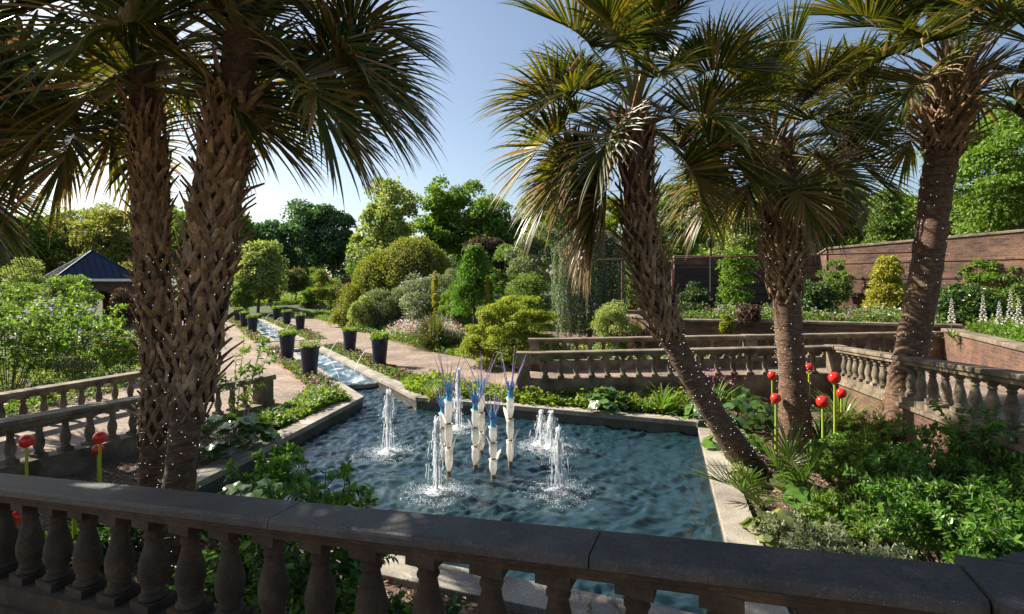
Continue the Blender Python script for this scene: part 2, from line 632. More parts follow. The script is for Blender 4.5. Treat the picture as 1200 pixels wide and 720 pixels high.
def make_ground():
    ring = [Vector((46 * math.cos(a), 46 * math.sin(a))) for a in np.linspace(0, 2 * math.pi, 72, endpoint=False)]
    holes = [offset_poly(pool_in, 0.2), offset_poly(rill2_in, 0.15)]
    pts2 = list(ring)
    edges = [(k, (k + 1) % 72) for k in range(72)]
    for h in holes:
        b0 = len(pts2)
        pts2 += h
        edges += [(b0 + k, b0 + (k + 1) % len(h)) for k in range(len(h))]
    cv, _, cf = delaunay_2d_cdt(pts2, edges, [], 1, 1e-5)[:3]

    def within(p, poly):
        r = False
        for a, b in zip(poly, poly[1:] + poly[:1]):
            if (a.y > p.y) != (b.y > p.y) and p.x < (b.x - a.x) * (p.y - a.y) / (b.y - a.y) + a.x:
                r = not r
        return r
    vs = [(p.x, p.y, GZ) for p in cv]
    fs = []
    for f in cf:
        c = sum((cv[k] for k in f), Vector((0, 0))) / len(f)
        if not any(within(c, h) for h in holes):
            fs.append(tuple(f))
    prev = list(range(72))
    for r in (50, 54, 58, 62, 80, 120, 200, 400, 900):
        b0 = len(vs)
        for k in range(72):
            an = 2 * math.pi * k / 72
            x, y = r * math.cos(an), r * math.sin(an)
            vs.append((x, y, GZ + ground_z(x, y)))
        for k in range(72):
            k2 = (k + 1) % 72
            fs.append((prev[k], b0 + k, b0 + k2, prev[k2]))
        prev = list(range(b0, b0 + 72))
    mb = MB()
    mb.add(vs, fs, 0)
    m, t, b = new_mat('ground')
    p = geo_pos(t)
    n1 = noise_node(t, p, 0.16, 4, 0.6)
    n2 = noise_node(t, p, 22, 5, 0.75, 0.6)
    r = ramp(t, [(0.32, (0.05, 0.032, 0.022)), (0.5, (0.13, 0.085, 0.058)), (0.68, (0.26, 0.185, 0.13))])
    t.links.new(n2.outputs[0], r.inputs[0])
    rg = ramp(t, [(0.3, (0.025, 0.045, 0.012)), (0.7, (0.08, 0.11, 0.03))])
    t.links.new(n2.outputs[0], rg.inputs[0])
    sp = t.nodes.new('ShaderNodeVectorMath')
    sp.operation = 'LENGTH'
    t.links.new(p, sp.inputs[0])
    mr = t.nodes.new('ShaderNodeMapRange')
    mr.inputs[1].default_value = 30
    mr.inputs[2].default_value = 50
    t.links.new(sp.outputs['Value'], mr.inputs[0])
    t.links.new(mixc(t, mr.outputs[0], r.outputs[0], rg.outputs[0]), b.inputs['Base Color'])
    b.inputs['Roughness'].default_value = 0.95
    bump(t, b, n2.outputs[0], 0.9, 0.03)
    structure(mb.build('ground', m))


make_ground()


def coping_ring(name, inner, wd, skip=(), top=0.0, th=0.10, slab_len=1.25):
    outer = offset_poly(inner, wd)
    lip = offset_poly(inner, -0.03)
    mb = MB()
    n = len(inner)
    for i in range(n):
        if i in skip:
            continue
        a, b, c, d = lip[i], lip[(i + 1) % n], outer[(i + 1) % n], outer[i]
        k = max(1, round((b - a).length / slab_len))
        for j in range(k):
            g = 0.004 / (b - a).length
            t0, t1 = j / k + g, (j + 1) / k - g
            q = [a.lerp(b, t0), a.lerp(b, t1), d.lerp(c, t1), d.lerp(c, t0)]
            h = top + random.uniform(-0.004, 0.004)
            ctr = (q[0] + q[1] + q[2] + q[3]) / 4
            q2 = [ctr + (p - ctr) * 0.985 for p in q]
            vs = [(p.x, p.y, h - th) for p in q] + [(p.x, p.y, h - 0.012) for p in q] + [(p.x, p.y, h) for p in q2]
            mb.add(vs, [(3, 2, 1, 0), (0, 1, 5, 4), (1, 2, 6, 5), (2, 3, 7, 6), (3, 0, 4, 7), (4, 5, 9, 8), (5, 6, 10, 9), (6, 7, 11, 10), (7, 4, 8, 11), (8, 9, 10, 11)])
    return structure(mb.build(name, M['coping']))


coping_ring('pool_coping', pool_in, 0.36)
coping_ring('rill_coping', rill2_in, 0.3)

# pool basin
mb = MB()
pi = pool_in[:4] + [UV(15.8, 5.05).to_2d(), UV(15.8, 3.9).to_2d(), LC]
n = len(pi)
for i in range(n):
    a, b = pi[i], pi[(i + 1) % n]
    ztop = -0.16 if i == 4 else -0.06
    mb.add([(a.x, a.y, -0.95), (b.x, b.y, -0.95), (b.x, b.y, ztop), (a.x, a.y, ztop)], [(3, 2, 1, 0)])
structure(mb.build('pool_wall', M['wet_wall']))
mb = MB()
m, t, b = new_mat('pool_floor')
n1 = noise_node(t, geo_pos(t), 0.5, 2, 0.5, 0.2)
r = ramp(t, [(0.3, (0.07, 0.11, 0.09)), (0.5, (0.12, 0.14, 0.07)), (0.7, (0.18, 0.18, 0.06))])
t.links.new(n1.outputs[0], r.inputs[0])
t.links.new(r.outputs[0], b.inputs['Base Color'])
mb.poly(offset_poly(pi, 0.05), -1.0, -0.94, sides=False)
structure(mb.build('pool_floor', m))
M['rill_floor'] = stone('rill_floor', (0.03, 0.032, 0.03), (0.08, 0.085, 0.08), (0.30, 0.30, 0.28), 2.5, 14, 0.6, 0.6)
for nm, (u0, u1) in (('rill_bed', (15.8, RILL_END)), ('rill_bed', (28.6, 47))):
    mb = MB()
    mb.poly([UV(u0, 5.05).to_2d(), UV(u0, 3.9).to_2d(), UV(u1, 3.9).to_2d(), UV(u1, 5.05).to_2d()][::-1], -0.5, -0.34, sides=False)
    for v in (3.9, 5.05):
        a, b_ = UV(u0, v), UV(u1, v)
        mb.add([(a.x, a.y, -0.4), (b_.x, b_.y, -0.4), (b_.x, b_.y, -0.06), (a.x, a.y, -0.06)], [(0, 1, 2, 3)])
    for u in (u0, u1):
        if u > 16:
            a, b_ = UV(u, 3.9), UV(u, 5.05)
            mb.add([(a.x, a.y, -0.4), (b_.x, b_.y, -0.4), (b_.x, b_.y, -0.06), (a.x, a.y, -0.06)], [(0, 1, 2, 3)])
    structure(mb.build(nm, M['rill_floor']))
mb = MB()
a, b_ = UV(15.85, 3.9), UV(15.85, 5.05)
mb.bar((a.x, a.y, -0.215), (b_.x, b_.y, -0.215), 0.2, 0.12)
structure(mb.build('rill_weir', M['coping']))


def water_mat(name, deep, body, ripple, murk, milky):
    m, t, b = new_mat(name)
    t.nodes.remove(b)
    p = geo_pos(t)
    mp = t.nodes.new('ShaderNodeMapping')
    mp.inputs['Scale'].default_value = (.5, 1.5, 1)
    t.links.new(p, mp.inputs[0])
    n1 = noise_node(t, mp.outputs[0], 13.0, 4, 0.62, 1.2)
    bp = t.nodes.new('ShaderNodeBump')
    bp.inputs['Strength'].default_value = ripple
    bp.inputs['Distance'].default_value = 0.03
    t.links.new(n1.outputs[0], bp.inputs['Height'])
    gl = t.nodes.new('ShaderNodeBsdfGlossy')
    gl.inputs['Roughness'].default_value = 0.02
    gl.inputs['Color'].default_value = (1, 1, 1, 1)
    t.links.new(bp.outputs[0], gl.inputs['Normal'])
    tr = t.nodes.new('ShaderNodeBsdfTransparent')
    tr.inputs['Color'].default_value = (*deep, 1)
    df = t.nodes.new('ShaderNodeBsdfDiffuse')
    df.inputs['Color'].default_value = (*body, 1)
    und = t.nodes.new('ShaderNodeMixShader')
    und.inputs[0].default_value = murk
    if milky:
        # fine bubbles whiten the water round each jet
        acc = None
        for q in jet_pts:
            d = t.nodes.new('ShaderNodeVectorMath')
            d.operation = 'DISTANCE'
            d.inputs[1].default_value = q
            t.links.new(p, d.inputs[0])
            mr = t.nodes.new('ShaderNodeMapRange')
            mr.interpolation_type = 'SMOOTHSTEP'
            mr.inputs[1].default_value = 1.2
            mr.inputs[2].default_value = 0.05
            t.links.new(d.outputs['Value'], mr.inputs[0])
            if acc is None:
                acc = mr.outputs[0]
            else:
                mx_ = t.nodes.new('ShaderNodeMath')
                mx_.operation = 'MAXIMUM'
                t.links.new(acc, mx_.inputs[0])
                t.links.new(mr.outputs[0], mx_.inputs[1])
                acc = mx_.outputs[0]
        t.links.new(mixc(t, acc, body, milky), df.inputs['Color'])
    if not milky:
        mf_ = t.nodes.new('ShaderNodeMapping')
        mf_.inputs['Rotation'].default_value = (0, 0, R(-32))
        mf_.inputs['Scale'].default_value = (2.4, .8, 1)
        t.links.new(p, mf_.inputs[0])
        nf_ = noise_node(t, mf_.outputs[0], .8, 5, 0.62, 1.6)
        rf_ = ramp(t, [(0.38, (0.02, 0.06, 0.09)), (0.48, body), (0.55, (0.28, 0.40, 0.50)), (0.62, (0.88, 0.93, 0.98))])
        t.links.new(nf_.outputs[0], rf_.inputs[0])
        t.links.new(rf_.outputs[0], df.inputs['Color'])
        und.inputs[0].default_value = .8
    t.links.new(tr.outputs[0], und.inputs[1])
    t.links.new(df.outputs[0], und.inputs[2])
    fr = t.nodes.new('ShaderNodeFresnel')
    fr.inputs['IOR'].default_value = 1.62
    t.links.new(bp.outputs[0], fr.inputs['Normal'])
    mx = t.nodes.new('ShaderNodeMixShader')
    t.links.new(fr.outputs[0], mx.inputs[0])
    t.links.new(und.outputs[0], mx.inputs[1])
    t.links.new(gl.outputs[0], mx.inputs[2])
    t.links.new(mx.outputs[0], t.nodes['Material Output'].inputs[0])
    return m


JETS = [(455, 531, 457), (512, 578, 490), (537, 503, 432), (634, 522, 481), (646, 526, 481), (655, 577, 500)]
WZ = -0.30
jet_pts = [G(px, pb, WZ) for px, pb, pt in JETS]


def inside(poly, X, Y):
    r = np.zeros(X.shape, bool)
    n = len(poly)
    for i in range(n):
        x0, y0 = poly[i]
        x1, y1 = poly[(i + 1) % n]
        c = ((y0 > Y) != (y1 > Y)) & (X < (x1 - x0) * (Y - y0) / (y1 - y0 + 1e-12) + x0)
        r ^= c
    return r


def water_sheet(name, poly, z, amp, mat, res=0.035, jets=True, wave=1.0):
    pts = np.array([(p[0], p[1]) for p in poly])
    x = np.arange(pts[:, 0].min(), pts[:, 0].max() + res, res)
    y = np.arange(pts[:, 1].min(), pts[:, 1].max() + res, res)
    X, Y = np.meshgrid(x, y)
    H = np.zeros_like(X)
    rg = np.random.default_rng(3)
    wx = .30 * np.sin(1.7 * X + .8 * Y + 1.0) + .22 * np.sin(2.9 * Y - 1.3 * X + .4) + .12 * np.sin(5.1 * X + 3.7 * Y)
    wy = .26 * np.sin(1.3 * Y - 1.9 * X + 2.0) + .20 * np.sin(3.3 * X + 2.1 * Y + 1.7) + .12 * np.sin(4.6 * Y - 5.3 * X)
    for k in range(80):
        lam = wave * 0.07 * (8.0 ** (k / 80)) * rg.uniform(.9, 1.1)
        an = rg.normal(R(-84), 0.55)
        kx, ky = math.cos(an) * 2 * math.pi / lam, math.sin(an) * 2 * math.pi / lam
        patch = .5 + .5 * np.sin(X * rg.uniform(.4, 1.6) + Y * rg.uniform(-1.6, 1.6) + rg.uniform(0, 6.28))
        H += amp * lam * np.sin(kx * (X + .35 * wx) + ky * (Y + .35 * wy) + rg.uniform(0, 6.28)) * patch ** 1.5
    if jets:
        for j in jet_pts:
            d = np.hypot(X - j.x, Y - j.y)
            H += 0.016 * np.sin((d + .06 * wx) * 2 * math.pi / 0.15) * np.exp(-d / 0.5) + 0.010 * np.sin((d + .1 * wy) * 2 * math.pi / 0.27 + 1) * np.exp(-d / 1.1)
    nx, ny = len(x), len(y)
    idx = np.arange(nx * ny).reshape(ny, nx)
    f = np.stack([idx[:-1, :-1], idx[:-1, 1:], idx[1:, 1:], idx[1:, :-1]], -1).reshape(-1, 4)
    cx = (X[:-1, :-1] + res / 2).ravel()
    cy = (Y[:-1, :-1] + res / 2).ravel()
    f = f[inside([(p[0], p[1]) for p in poly], cx, cy)]
    used = np.unique(f)
    remap = np.zeros(nx * ny, int)
    remap[used] = np.arange(len(used))
    V = np.stack([X.ravel(), Y.ravel(), z + H.ravel()], -1)[used]
    me = np_mesh(name, V, remap[f], mat, smooth=True)
    return structure(link(name, me))


M['water'] = water_mat('water', (0.50, 0.62, 0.50), (0.020, 0.058, 0.076), 0.4, 0.50, (0.07, 0.13, 0.15))
M['rill_water'] = water_mat('rill_water', (0.55, 0.68, 0.74), (0.09, 0.17, 0.23), 0.35, 0.35, None)
water_sheet('pool_water', offset_poly(pi, 0.06), WZ, 0.0185, M['water'], 0.028)
water_sheet('rill_water', [UV(15.78, 5.1), UV(15.78, 3.85), UV(RILL_END + .1, 3.85), UV(RILL_END + .1, 5.1)], -0.145, 0.006, M['rill_water'], 0.06, False, 1.6)
water_sheet('rill_water', [UV(28.5, 3.85), UV(47.1, 3.85), UV(47.1, 5.1), UV(28.5, 5.1)], -0.145, 0.006, M['rill_water'], 0.1, False, 2.6)

# paths (brick pavers), 8 cm above the beds
KV, KR = 2.88, 6.25
mb = MB()
fa, fb = Vector((-5.85, 12.2)), Vector((-8.7, 3.35))
mb.poly([UV(14.6, KV), Vector((-5.5, 11.75)), Vector((-5.9, 12.0)), fb, Vector((-13.5, 2.5)), Vector((-10.6, 12.5)), UV(17, -2.6), UV(30, -1.6), UV(55, -.5), UV(55, 9.5), UV(50, 9.2),
         UV(50, KR), UV(49, KR), UV(49, KV)], GZ - .05, 0.0)
structure(mb.build('path', M['paving']))
mb = MB()
mb.poly([UV(25.3, KV + .004), UV(25.3, KR - .004), UV(27.9, KR - .004), UV(27.9, KV + .004)][::-1], GZ - .05, 0.002)
structure(mb.build('path', M['paving']))
mb = MB()
g = G(560, 452)
mb.poly([UV(50, KR), UV(50, 8.85), UV(20.5, 8.85), Vector((-1.9, 20.3)), Vector((-.3, 18.5)), Vector((.38, 16.1)), Vector((.1, 13.5)), g, UV(15.7, KR)], GZ - .05, 0.0)
structure(mb.build('path', M['paving']))


def kerb(pts, wd=0.11, z0=-0.2, z1=0.035):
    mb = MB()
    for a, b in zip(pts[:-1], pts[1:]):
        mb.bar((a[0], a[1], (z0 + z1) / 2), (b[0], b[1], (z0 + z1) / 2), wd, z1 - z0)
    o = structure(mb.build('kerb', M['kerb']))
    return o


kerb([UV(25.2, KV), UV(14.6, KV)])
kerb([UV(25.2, KV + .06), UV(25.2, 3.55)])
kerb([UV(25.2, 5.40), UV(25.2, KR - .06)])
kerb([UV(25.2, KR), UV(15.7, KR)])
kerb([UV(28, KV), UV(49, KV)])
kerb([UV(28, KV + .06), UV(28, 3.5)])
kerb([UV(28, 5.4), UV(28, KR - .06)])
kerb([UV(28, KR), UV(49, KR)])
kerb([UV(20.5, 8.91), UV(34, 8.91)])
kerb([UV(36, 8.91), UV(49, 8.91)])

# ramps between the balustrades on the right, terrace under the camera
mb = MB()
mb.poly([(-.35, 13.55, 0.004), (.3, 13.32, .20), (4, 13.2, .42), (8.0, 13.05, .53), (9.6, 14.6, .56), (12.1, 14.75, .58), (6.5, 15.4, .45), (.5, 15.9, .24), (-.25, 16.3, 0.004)], -.3, 0.3)
structure(mb.build('ramp', M['paving']))
mb = MB()
mb.poly([(8.0, 13.04, .534), (7.05, 9.7, .78), (6.1, 6.5, 1.02), (5.4, 4.2, 1.15), (8.5, 4.2, 1.15), (9.75, 8.5, 1.05), (12.1, 13.9, .62), (12.1, 14.74, .584), (9.6, 14.59, .564)], -.3, 0.3)
structure(mb.build('ramp', M['paving']))
RA, RD = Vector((-3.423, 3.857)), Vector((0.9285, -0.371))     # back edge of the near rail
RN = Vector((-0.371, -0.9285))                                  # towards the camera
RW = 0.252                                                      # width of the rail
ZN = lambda s: 1.504 + 0.0825 * s                               # the near rail climbs to the right


def rail_pt(s, w_, z):
    p = RA + RD * s + RN * w_
    return Vector((p.x, p.y, z))


mb = MB()
mb.poly([rail_pt(-3, .02, ZN(-3) - .93), rail_pt(-3, 6, ZN(-3) - .93), rail_pt(9, 6, ZN(9) - .93), rail_pt(9, .02, ZN(9) - .93)], -.3, 0.66)
structure(mb.build('terrace', M['slab']))


# ------------------------------------------------------------------ balustrades
def baluster_mesh(name, mat, n=14):
    """height 1, turned between square blocks"""
    mb = MB()
    mb.box((0, 0, .055), (.30, .30, .11))
    mb.box((0, 0, .945), (.275, .275, .11))
    prof = [(.125, .110), (.135, .122), (.135, .145), (.118, .158), (.100, .170), (.100, .180), (.112, .190), (.112, .205), (.098, .215), (.118, .27), (.138, .35), (.142, .41), (.136, .48),
            (.115, .57), (.092, .66), (.080, .72), (.077, .755), (.094, .765), (.098, .78), (.094, .795), (.080, .805), (.086, .835), (.112, .868), (.130, .89)]
    mb.lathe(prof, n=n, cap=False)
    return mb.mesh(name, mat)


BAL_NEAR = baluster_mesh('baluster', M['near_baluster'], 32)
BAL_FAR = baluster_mesh('baluster', M['sandstone'], 14)


def rail_profile(wd, th):
    h = wd / 2
    return [(-h + .035, -th), (-h + .035, -th * .62), (-h + .012, -th * .55), (-h, -th * .5), (-h, -th * .12), (-h + .012, 0),
            (h - .012, 0), (h, -th * .12), (h, -th * .5), (h - .012, -th * .55), (h - .035, -th * .62), (h - .035, -th)]


def balustrade(name, label, A, B, zrA, zrB, hb, spacing, group, posts=(), zbot=GZ - .1, wd=0.34, th=0.13, plinth_h=.10, bal=None, mat='sandstone', wallmat=None, wall_z=None):
    """A, B ground points of the centre line; zr = top of rail; hb = baluster height; posts = fractions along"""
    A, B = Vector(A), Vector(B)
    t = thing(name, label, 'balustrade', (A.x, A.y, 0), group)
    d = (B - A)
    L = d.length
    dn = d / L
    ang = math.atan2(dn.y, dn.x)
    zr = lambda s: zrA + (zrB - zrA) * s / L
    mb = MB()
    mb.sweep(rail_profile(wd, th), (A.x, A.y, zrA), (B.x, B.y, zrB))
    mb.build('top_rail', M[mat], t)
    # plinth under the balusters
    zb = lambda s: zr(s) - th - hb
    mb = MB()
    hw = wd * .46
    if wallmat:
        low = [(hw, 0), (hw, -plinth_h), (-hw, -plinth_h), (-hw, 0)]
        mb.sweep(low, (A.x, A.y, zb(0)), (B.x, B.y, zb(L)))
        mb.sweep([(hw + .05, -plinth_h), (hw + .05, -plinth_h - .07), (-hw - .05, -plinth_h - .07), (-hw - .05, -plinth_h)], (A.x, A.y, zb(0) - .002), (B.x, B.y, zb(L) - .002))
        mb.build('plinth', M[mat], t)
        mb = MB()
        pz = plinth_h + .07
        nx, ny = dn.y * hw, -dn.x * hw
        vs = []
        for (p, z) in ((A, zb(0) - pz - .003), (B, zb(L) - pz - .003)):
            vs += [(p.x + nx, p.y + ny, zbot), (p.x + nx, p.y + ny, z), (p.x - nx, p.y - ny, z), (p.x - nx, p.y - ny, zbot)]
        mb.add(vs, [(0, 1, 5, 4), (1, 2, 6, 5), (2, 3, 7, 6), (3, 0, 4, 7), (3, 2, 1, 0), (4, 5, 6, 7)])
        mb.build('brick_base', M[wallmat], t)
    else:
        nx, ny = dn.y * hw, -dn.x * hw
        vs = []
        for (p, z) in ((A, zb(0)), (B, zb(L))):
            vs += [(p.x + nx, p.y + ny, zbot), (p.x + nx, p.y + ny, z), (p.x - nx, p.y - ny, z), (p.x - nx, p.y - ny, zbot)]
        mb.add(vs, [(0, 1, 5, 4), (1, 2, 6, 5), (2, 3, 7, 6), (3, 0, 4, 7), (3, 2, 1, 0), (4, 5, 6, 7)])
        mb.build('plinth', M[mat], t)
    # posts
    ps = []
    for f in posts:
        s = f * L
        p = A + dn * s
        ps.append(s)
        mb = MB()
        zt = zr(s)
        pw = wd * .92
        mb.box((p.x, p.y, (zt - .115 + zbot) / 2), (pw, pw, zt - .115 - zbot), ang)
        mb.box((p.x, p.y, zt - .055), (wd + .06, wd + .06, .12), ang, taper=.96)
        mb.box((p.x, p.y, (zb(s) - .02)), (pw + .05, pw + .05, .16), ang, taper=.97)
        mb.build('post', M[mat], t)
    k = max(2, round(L / spacing))
    first = None
    for i in range(k):
        s = (i + .5) * L / k
        if any(abs(s - q) < wd * .75 for q in ps):
            continue
        p = A + dn * s
        o = bpy.data.objects.new('baluster', bal or BAL_FAR)
        C.objects.link(o)
        o.parent = t
        o.location = (p.x - A.x, p.y - A.y, zb(s) - .004)
        o.rotation_euler = (0, 0, ang)
        o.scale = (hb * random.uniform(.97, 1.03), hb * random.uniform(.97, 1.03), hb + .008)
    return t


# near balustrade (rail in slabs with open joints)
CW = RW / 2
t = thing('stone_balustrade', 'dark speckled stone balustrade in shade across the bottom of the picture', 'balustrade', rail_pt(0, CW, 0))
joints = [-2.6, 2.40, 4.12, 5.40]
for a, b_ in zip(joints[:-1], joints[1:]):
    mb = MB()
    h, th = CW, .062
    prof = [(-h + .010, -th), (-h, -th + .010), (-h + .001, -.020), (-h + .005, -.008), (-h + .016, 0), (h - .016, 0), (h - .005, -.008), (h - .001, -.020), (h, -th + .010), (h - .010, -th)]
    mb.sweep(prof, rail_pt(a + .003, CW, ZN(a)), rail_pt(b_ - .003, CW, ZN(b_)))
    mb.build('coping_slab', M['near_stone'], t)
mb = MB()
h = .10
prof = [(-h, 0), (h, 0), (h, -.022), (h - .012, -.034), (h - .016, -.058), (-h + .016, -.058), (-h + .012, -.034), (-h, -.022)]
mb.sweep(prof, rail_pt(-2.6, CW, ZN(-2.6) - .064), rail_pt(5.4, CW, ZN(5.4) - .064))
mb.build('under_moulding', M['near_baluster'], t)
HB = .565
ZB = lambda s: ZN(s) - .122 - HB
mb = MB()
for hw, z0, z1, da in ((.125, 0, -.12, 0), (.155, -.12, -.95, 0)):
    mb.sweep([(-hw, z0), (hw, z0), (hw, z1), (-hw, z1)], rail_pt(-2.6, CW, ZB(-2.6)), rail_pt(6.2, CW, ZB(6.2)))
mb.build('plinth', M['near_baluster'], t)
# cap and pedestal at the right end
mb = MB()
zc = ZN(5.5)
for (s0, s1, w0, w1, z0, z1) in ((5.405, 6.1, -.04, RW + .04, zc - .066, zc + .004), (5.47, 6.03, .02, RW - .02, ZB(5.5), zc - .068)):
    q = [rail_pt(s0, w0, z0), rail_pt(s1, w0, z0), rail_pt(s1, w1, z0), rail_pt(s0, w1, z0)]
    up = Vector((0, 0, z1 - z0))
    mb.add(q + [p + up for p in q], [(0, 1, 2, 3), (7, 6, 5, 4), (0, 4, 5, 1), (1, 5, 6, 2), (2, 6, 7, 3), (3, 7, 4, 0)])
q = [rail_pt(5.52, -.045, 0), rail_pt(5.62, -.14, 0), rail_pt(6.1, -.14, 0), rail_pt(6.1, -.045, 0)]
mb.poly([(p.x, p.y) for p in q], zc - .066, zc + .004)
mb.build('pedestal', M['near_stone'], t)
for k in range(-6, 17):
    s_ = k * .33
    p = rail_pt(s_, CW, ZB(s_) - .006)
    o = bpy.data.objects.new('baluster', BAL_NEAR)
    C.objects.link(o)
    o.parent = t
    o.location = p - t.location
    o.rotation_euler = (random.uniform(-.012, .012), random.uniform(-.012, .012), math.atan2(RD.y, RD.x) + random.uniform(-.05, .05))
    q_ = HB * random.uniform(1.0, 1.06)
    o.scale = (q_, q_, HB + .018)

GB = 'stone balustrades around the pool garden'
balustrade('stone_balustrade', 'sunlit sandstone balustrade behind the red balls at left, ending at a post by the path', (-5.85, 12.2), (-8.5, 4.0), .76, 1.10, .52, .36, GB, posts=(0.0, .985))
balustrade('stone_balustrade', 'shaded stone balustrade below the leafy saplings, behind the front left one', (-8.85, 13.75), (-11.6, 5.2), .74, .82, .50, .36, GB, posts=(0.01,))
balustrade('stone_balustrade', 'straight sandstone balustrade facing the far edge of the pool, behind the fan leaf plants', (.26, 13.2), (8.1, 12.9), 1.17, 1.38, .55, .40, GB, posts=(0.005, .995))
balustrade('stone_balustrade', 'rearmost stone balustrade on the far side of the brick ramp, behind the straight one', (.6, 16.0), (12.1, 14.85), 1.21, 1.54, .55, .40, GB, posts=(0.008, .56, .99))
balustrade('stone_balustrade', 'large balusters on a brick base climbing beside the right palm toward the viewer', (8.02, 12.6), (5.6, 4.9), 1.385, 1.98, .56, .40, GB, posts=(), plinth_h=.10, wallmat='brick')

# ------------------------------------------------------------------ brick walls
def wall(name, label, pts, z0, tops, thick, mat, cap=True, cat='wall', dentil=False):
    pts = [Vector(p) for p in pts]
    t = thing(name, label, cat, (pts[0].x, pts[0].y, 0))
    mb, mc = MB(), MB()
    for i, (a, b) in enumerate(zip(pts[:-1], pts[1:])):
        d = (b - a).normalized()
        n = Vector((d.y, -d.x)) * thick / 2
        za, zb_ = tops[i], tops[i + 1]
        vs = []
        for p, z in ((a, za), (b, zb_)):
            vs += [(p.x + n.x, p.y + n.y, z0), (p.x + n.x, p.y + n.y, z), (p.x - n.x, p.y - n.y, z), (p.x - n.x, p.y - n.y, z0)]
        mb.add(vs, [(0, 1, 5, 4), (1, 2, 6, 5), (2, 3, 7, 6), (3, 0, 4, 7), (3, 2, 1, 0), (4, 5, 6, 7)])
        if cap:
            hw = thick / 2 + .05
            e = d * .02
            mc.sweep([(-hw, 0), (-hw, .07), (-hw + .02, .09), (hw - .02, .09), (hw, .07), (hw, 0)], (a.x - e.x, a.y - e.y, za + .002 + i * .001), (b.x + e.x, b.y + e.y, zb_ + .002 + i * .001))
    mb.build('brickwork', mat, t)
    if cap:
        mc.build('wall_cap', M['sandstone'], t)
    return t


wall('brick_wall', 'brick wall with a pale sloping stone cap at the right edge, above the ramp', [(12.35, 14.6), (9.6, 8.4)], -.1, [1.56, 1.56], .34, M['brick'])
tb = wall('garden_wall', 'tall dark brick wall with cable wires rising behind the yellow conifer', [(8.2, 26.3), (15.0, 25.2), (15.02, 24.45), (21.5, 15.0)], 0, [4.2, 4.22, 4.50, 5.0], .4, M['old_brick'], cap=True)
mb = MB()
for z in (2.4, 3.1, 3.8):
    for a, b_ in (((15.2, 24.2), (21.5, 15.0)), ((8.2, 26.3), (14.8, 25.23))):
        a, b_ = Vector(a), Vector(b_)
        if z > 3.8 and a.x < 10:
            continue
        d = (b_ - a).normalized()
        n = Vector((d.y, -d.x)) * .215
        mb.bar((a.x + n.x, a.y + n.y, z), (b_.x + n.x, b_.y + n.y, z), 0.03, .022)
mb.build('cable', M['black'], tb)
wall('low_wall', 'low brick retaining wall with stone cap below the flower border, behind the rearmost balustrade', [(4.3, 23.0), (6.05, 18.6), (9.9, 16.9), (13.2, 15.3)], -.1, [1.5, 1.55, 1.6, 1.62], .32, M['old_brick'])
# raised bed behind it
mb = MB()
mb.poly([(4.4, 23.2), (6.2, 18.8), (9.9, 17.0), (12.6, 15.5), (12.4, 14.5), (9.7, 8.4), (24, 6), (24, 30), (4, 30)], 0, 1.5, sides=False)
structure(mb.build('raised_bed', M['mulch']))

# slatted fence left of the palm in the middle
t = thing('slatted_fence', 'dark slatted timber fence panel behind the black lamp post', 'fence', D(850, 25, 1.5))
mb = MB()
for k in range(5):
    z = 1.7 + k * .44
    a, b_ = D(790, 25.2, z), D(905, 25.2, z)
    mb.bar(a, b_, .05, .38)
mb.build('slat_panel', M['dark_slat'], t)
for px in (790, 848, 905):
    mb = MB()
    p = D(px, 25.3)
    mb.box((p.x, p.y, 2.4), (.1, .1, 2.4))
    mb.build('fence_post', M['dark_slat'], t)
# rust coloured pipe trellis
t = thing('pipe_trellis', 'rust coloured pipe frame of posts and a long rail in front of the walls', 'trellis', D(790, 21, 0))
zt = ZH(304, 21)
for px in (729, 788, 1071):
    mb = MB()
    p = D(px, 21)
    mb.tube([(p.x, p.y, .2), (p.x, p.y, zt)], .032, 8)
    mb.build('trellis_post', M['rust'], t)
mb = MB()
mb.tube([D(700, 21, zt - .03), D(1072, 21, zt + .28)], .028, 8)
mb.build('trellis_rail', M['rust'], t)
# lamp post
p = D(833, 22, 1.5)
t = thing('lamp_post', 'slim black lamp post standing before the slatted fence', 'lamp post', p)
mb = MB()
mb.tube([p, p + Vector((0, 0, ZH(291, 22) - 1.5))], [.06, .045], 10)
mb.build('pole', M['black'], t)
mb = MB()
q = p + Vector((0, 0, ZH(291, 22) - 1.5))
mb.lathe([(.06, 0), (.13, .06), (.16, .3), (.20, .32), (.05, .46), (.02, .52)], q, 10)
mb.build('lantern', M['black'], t)

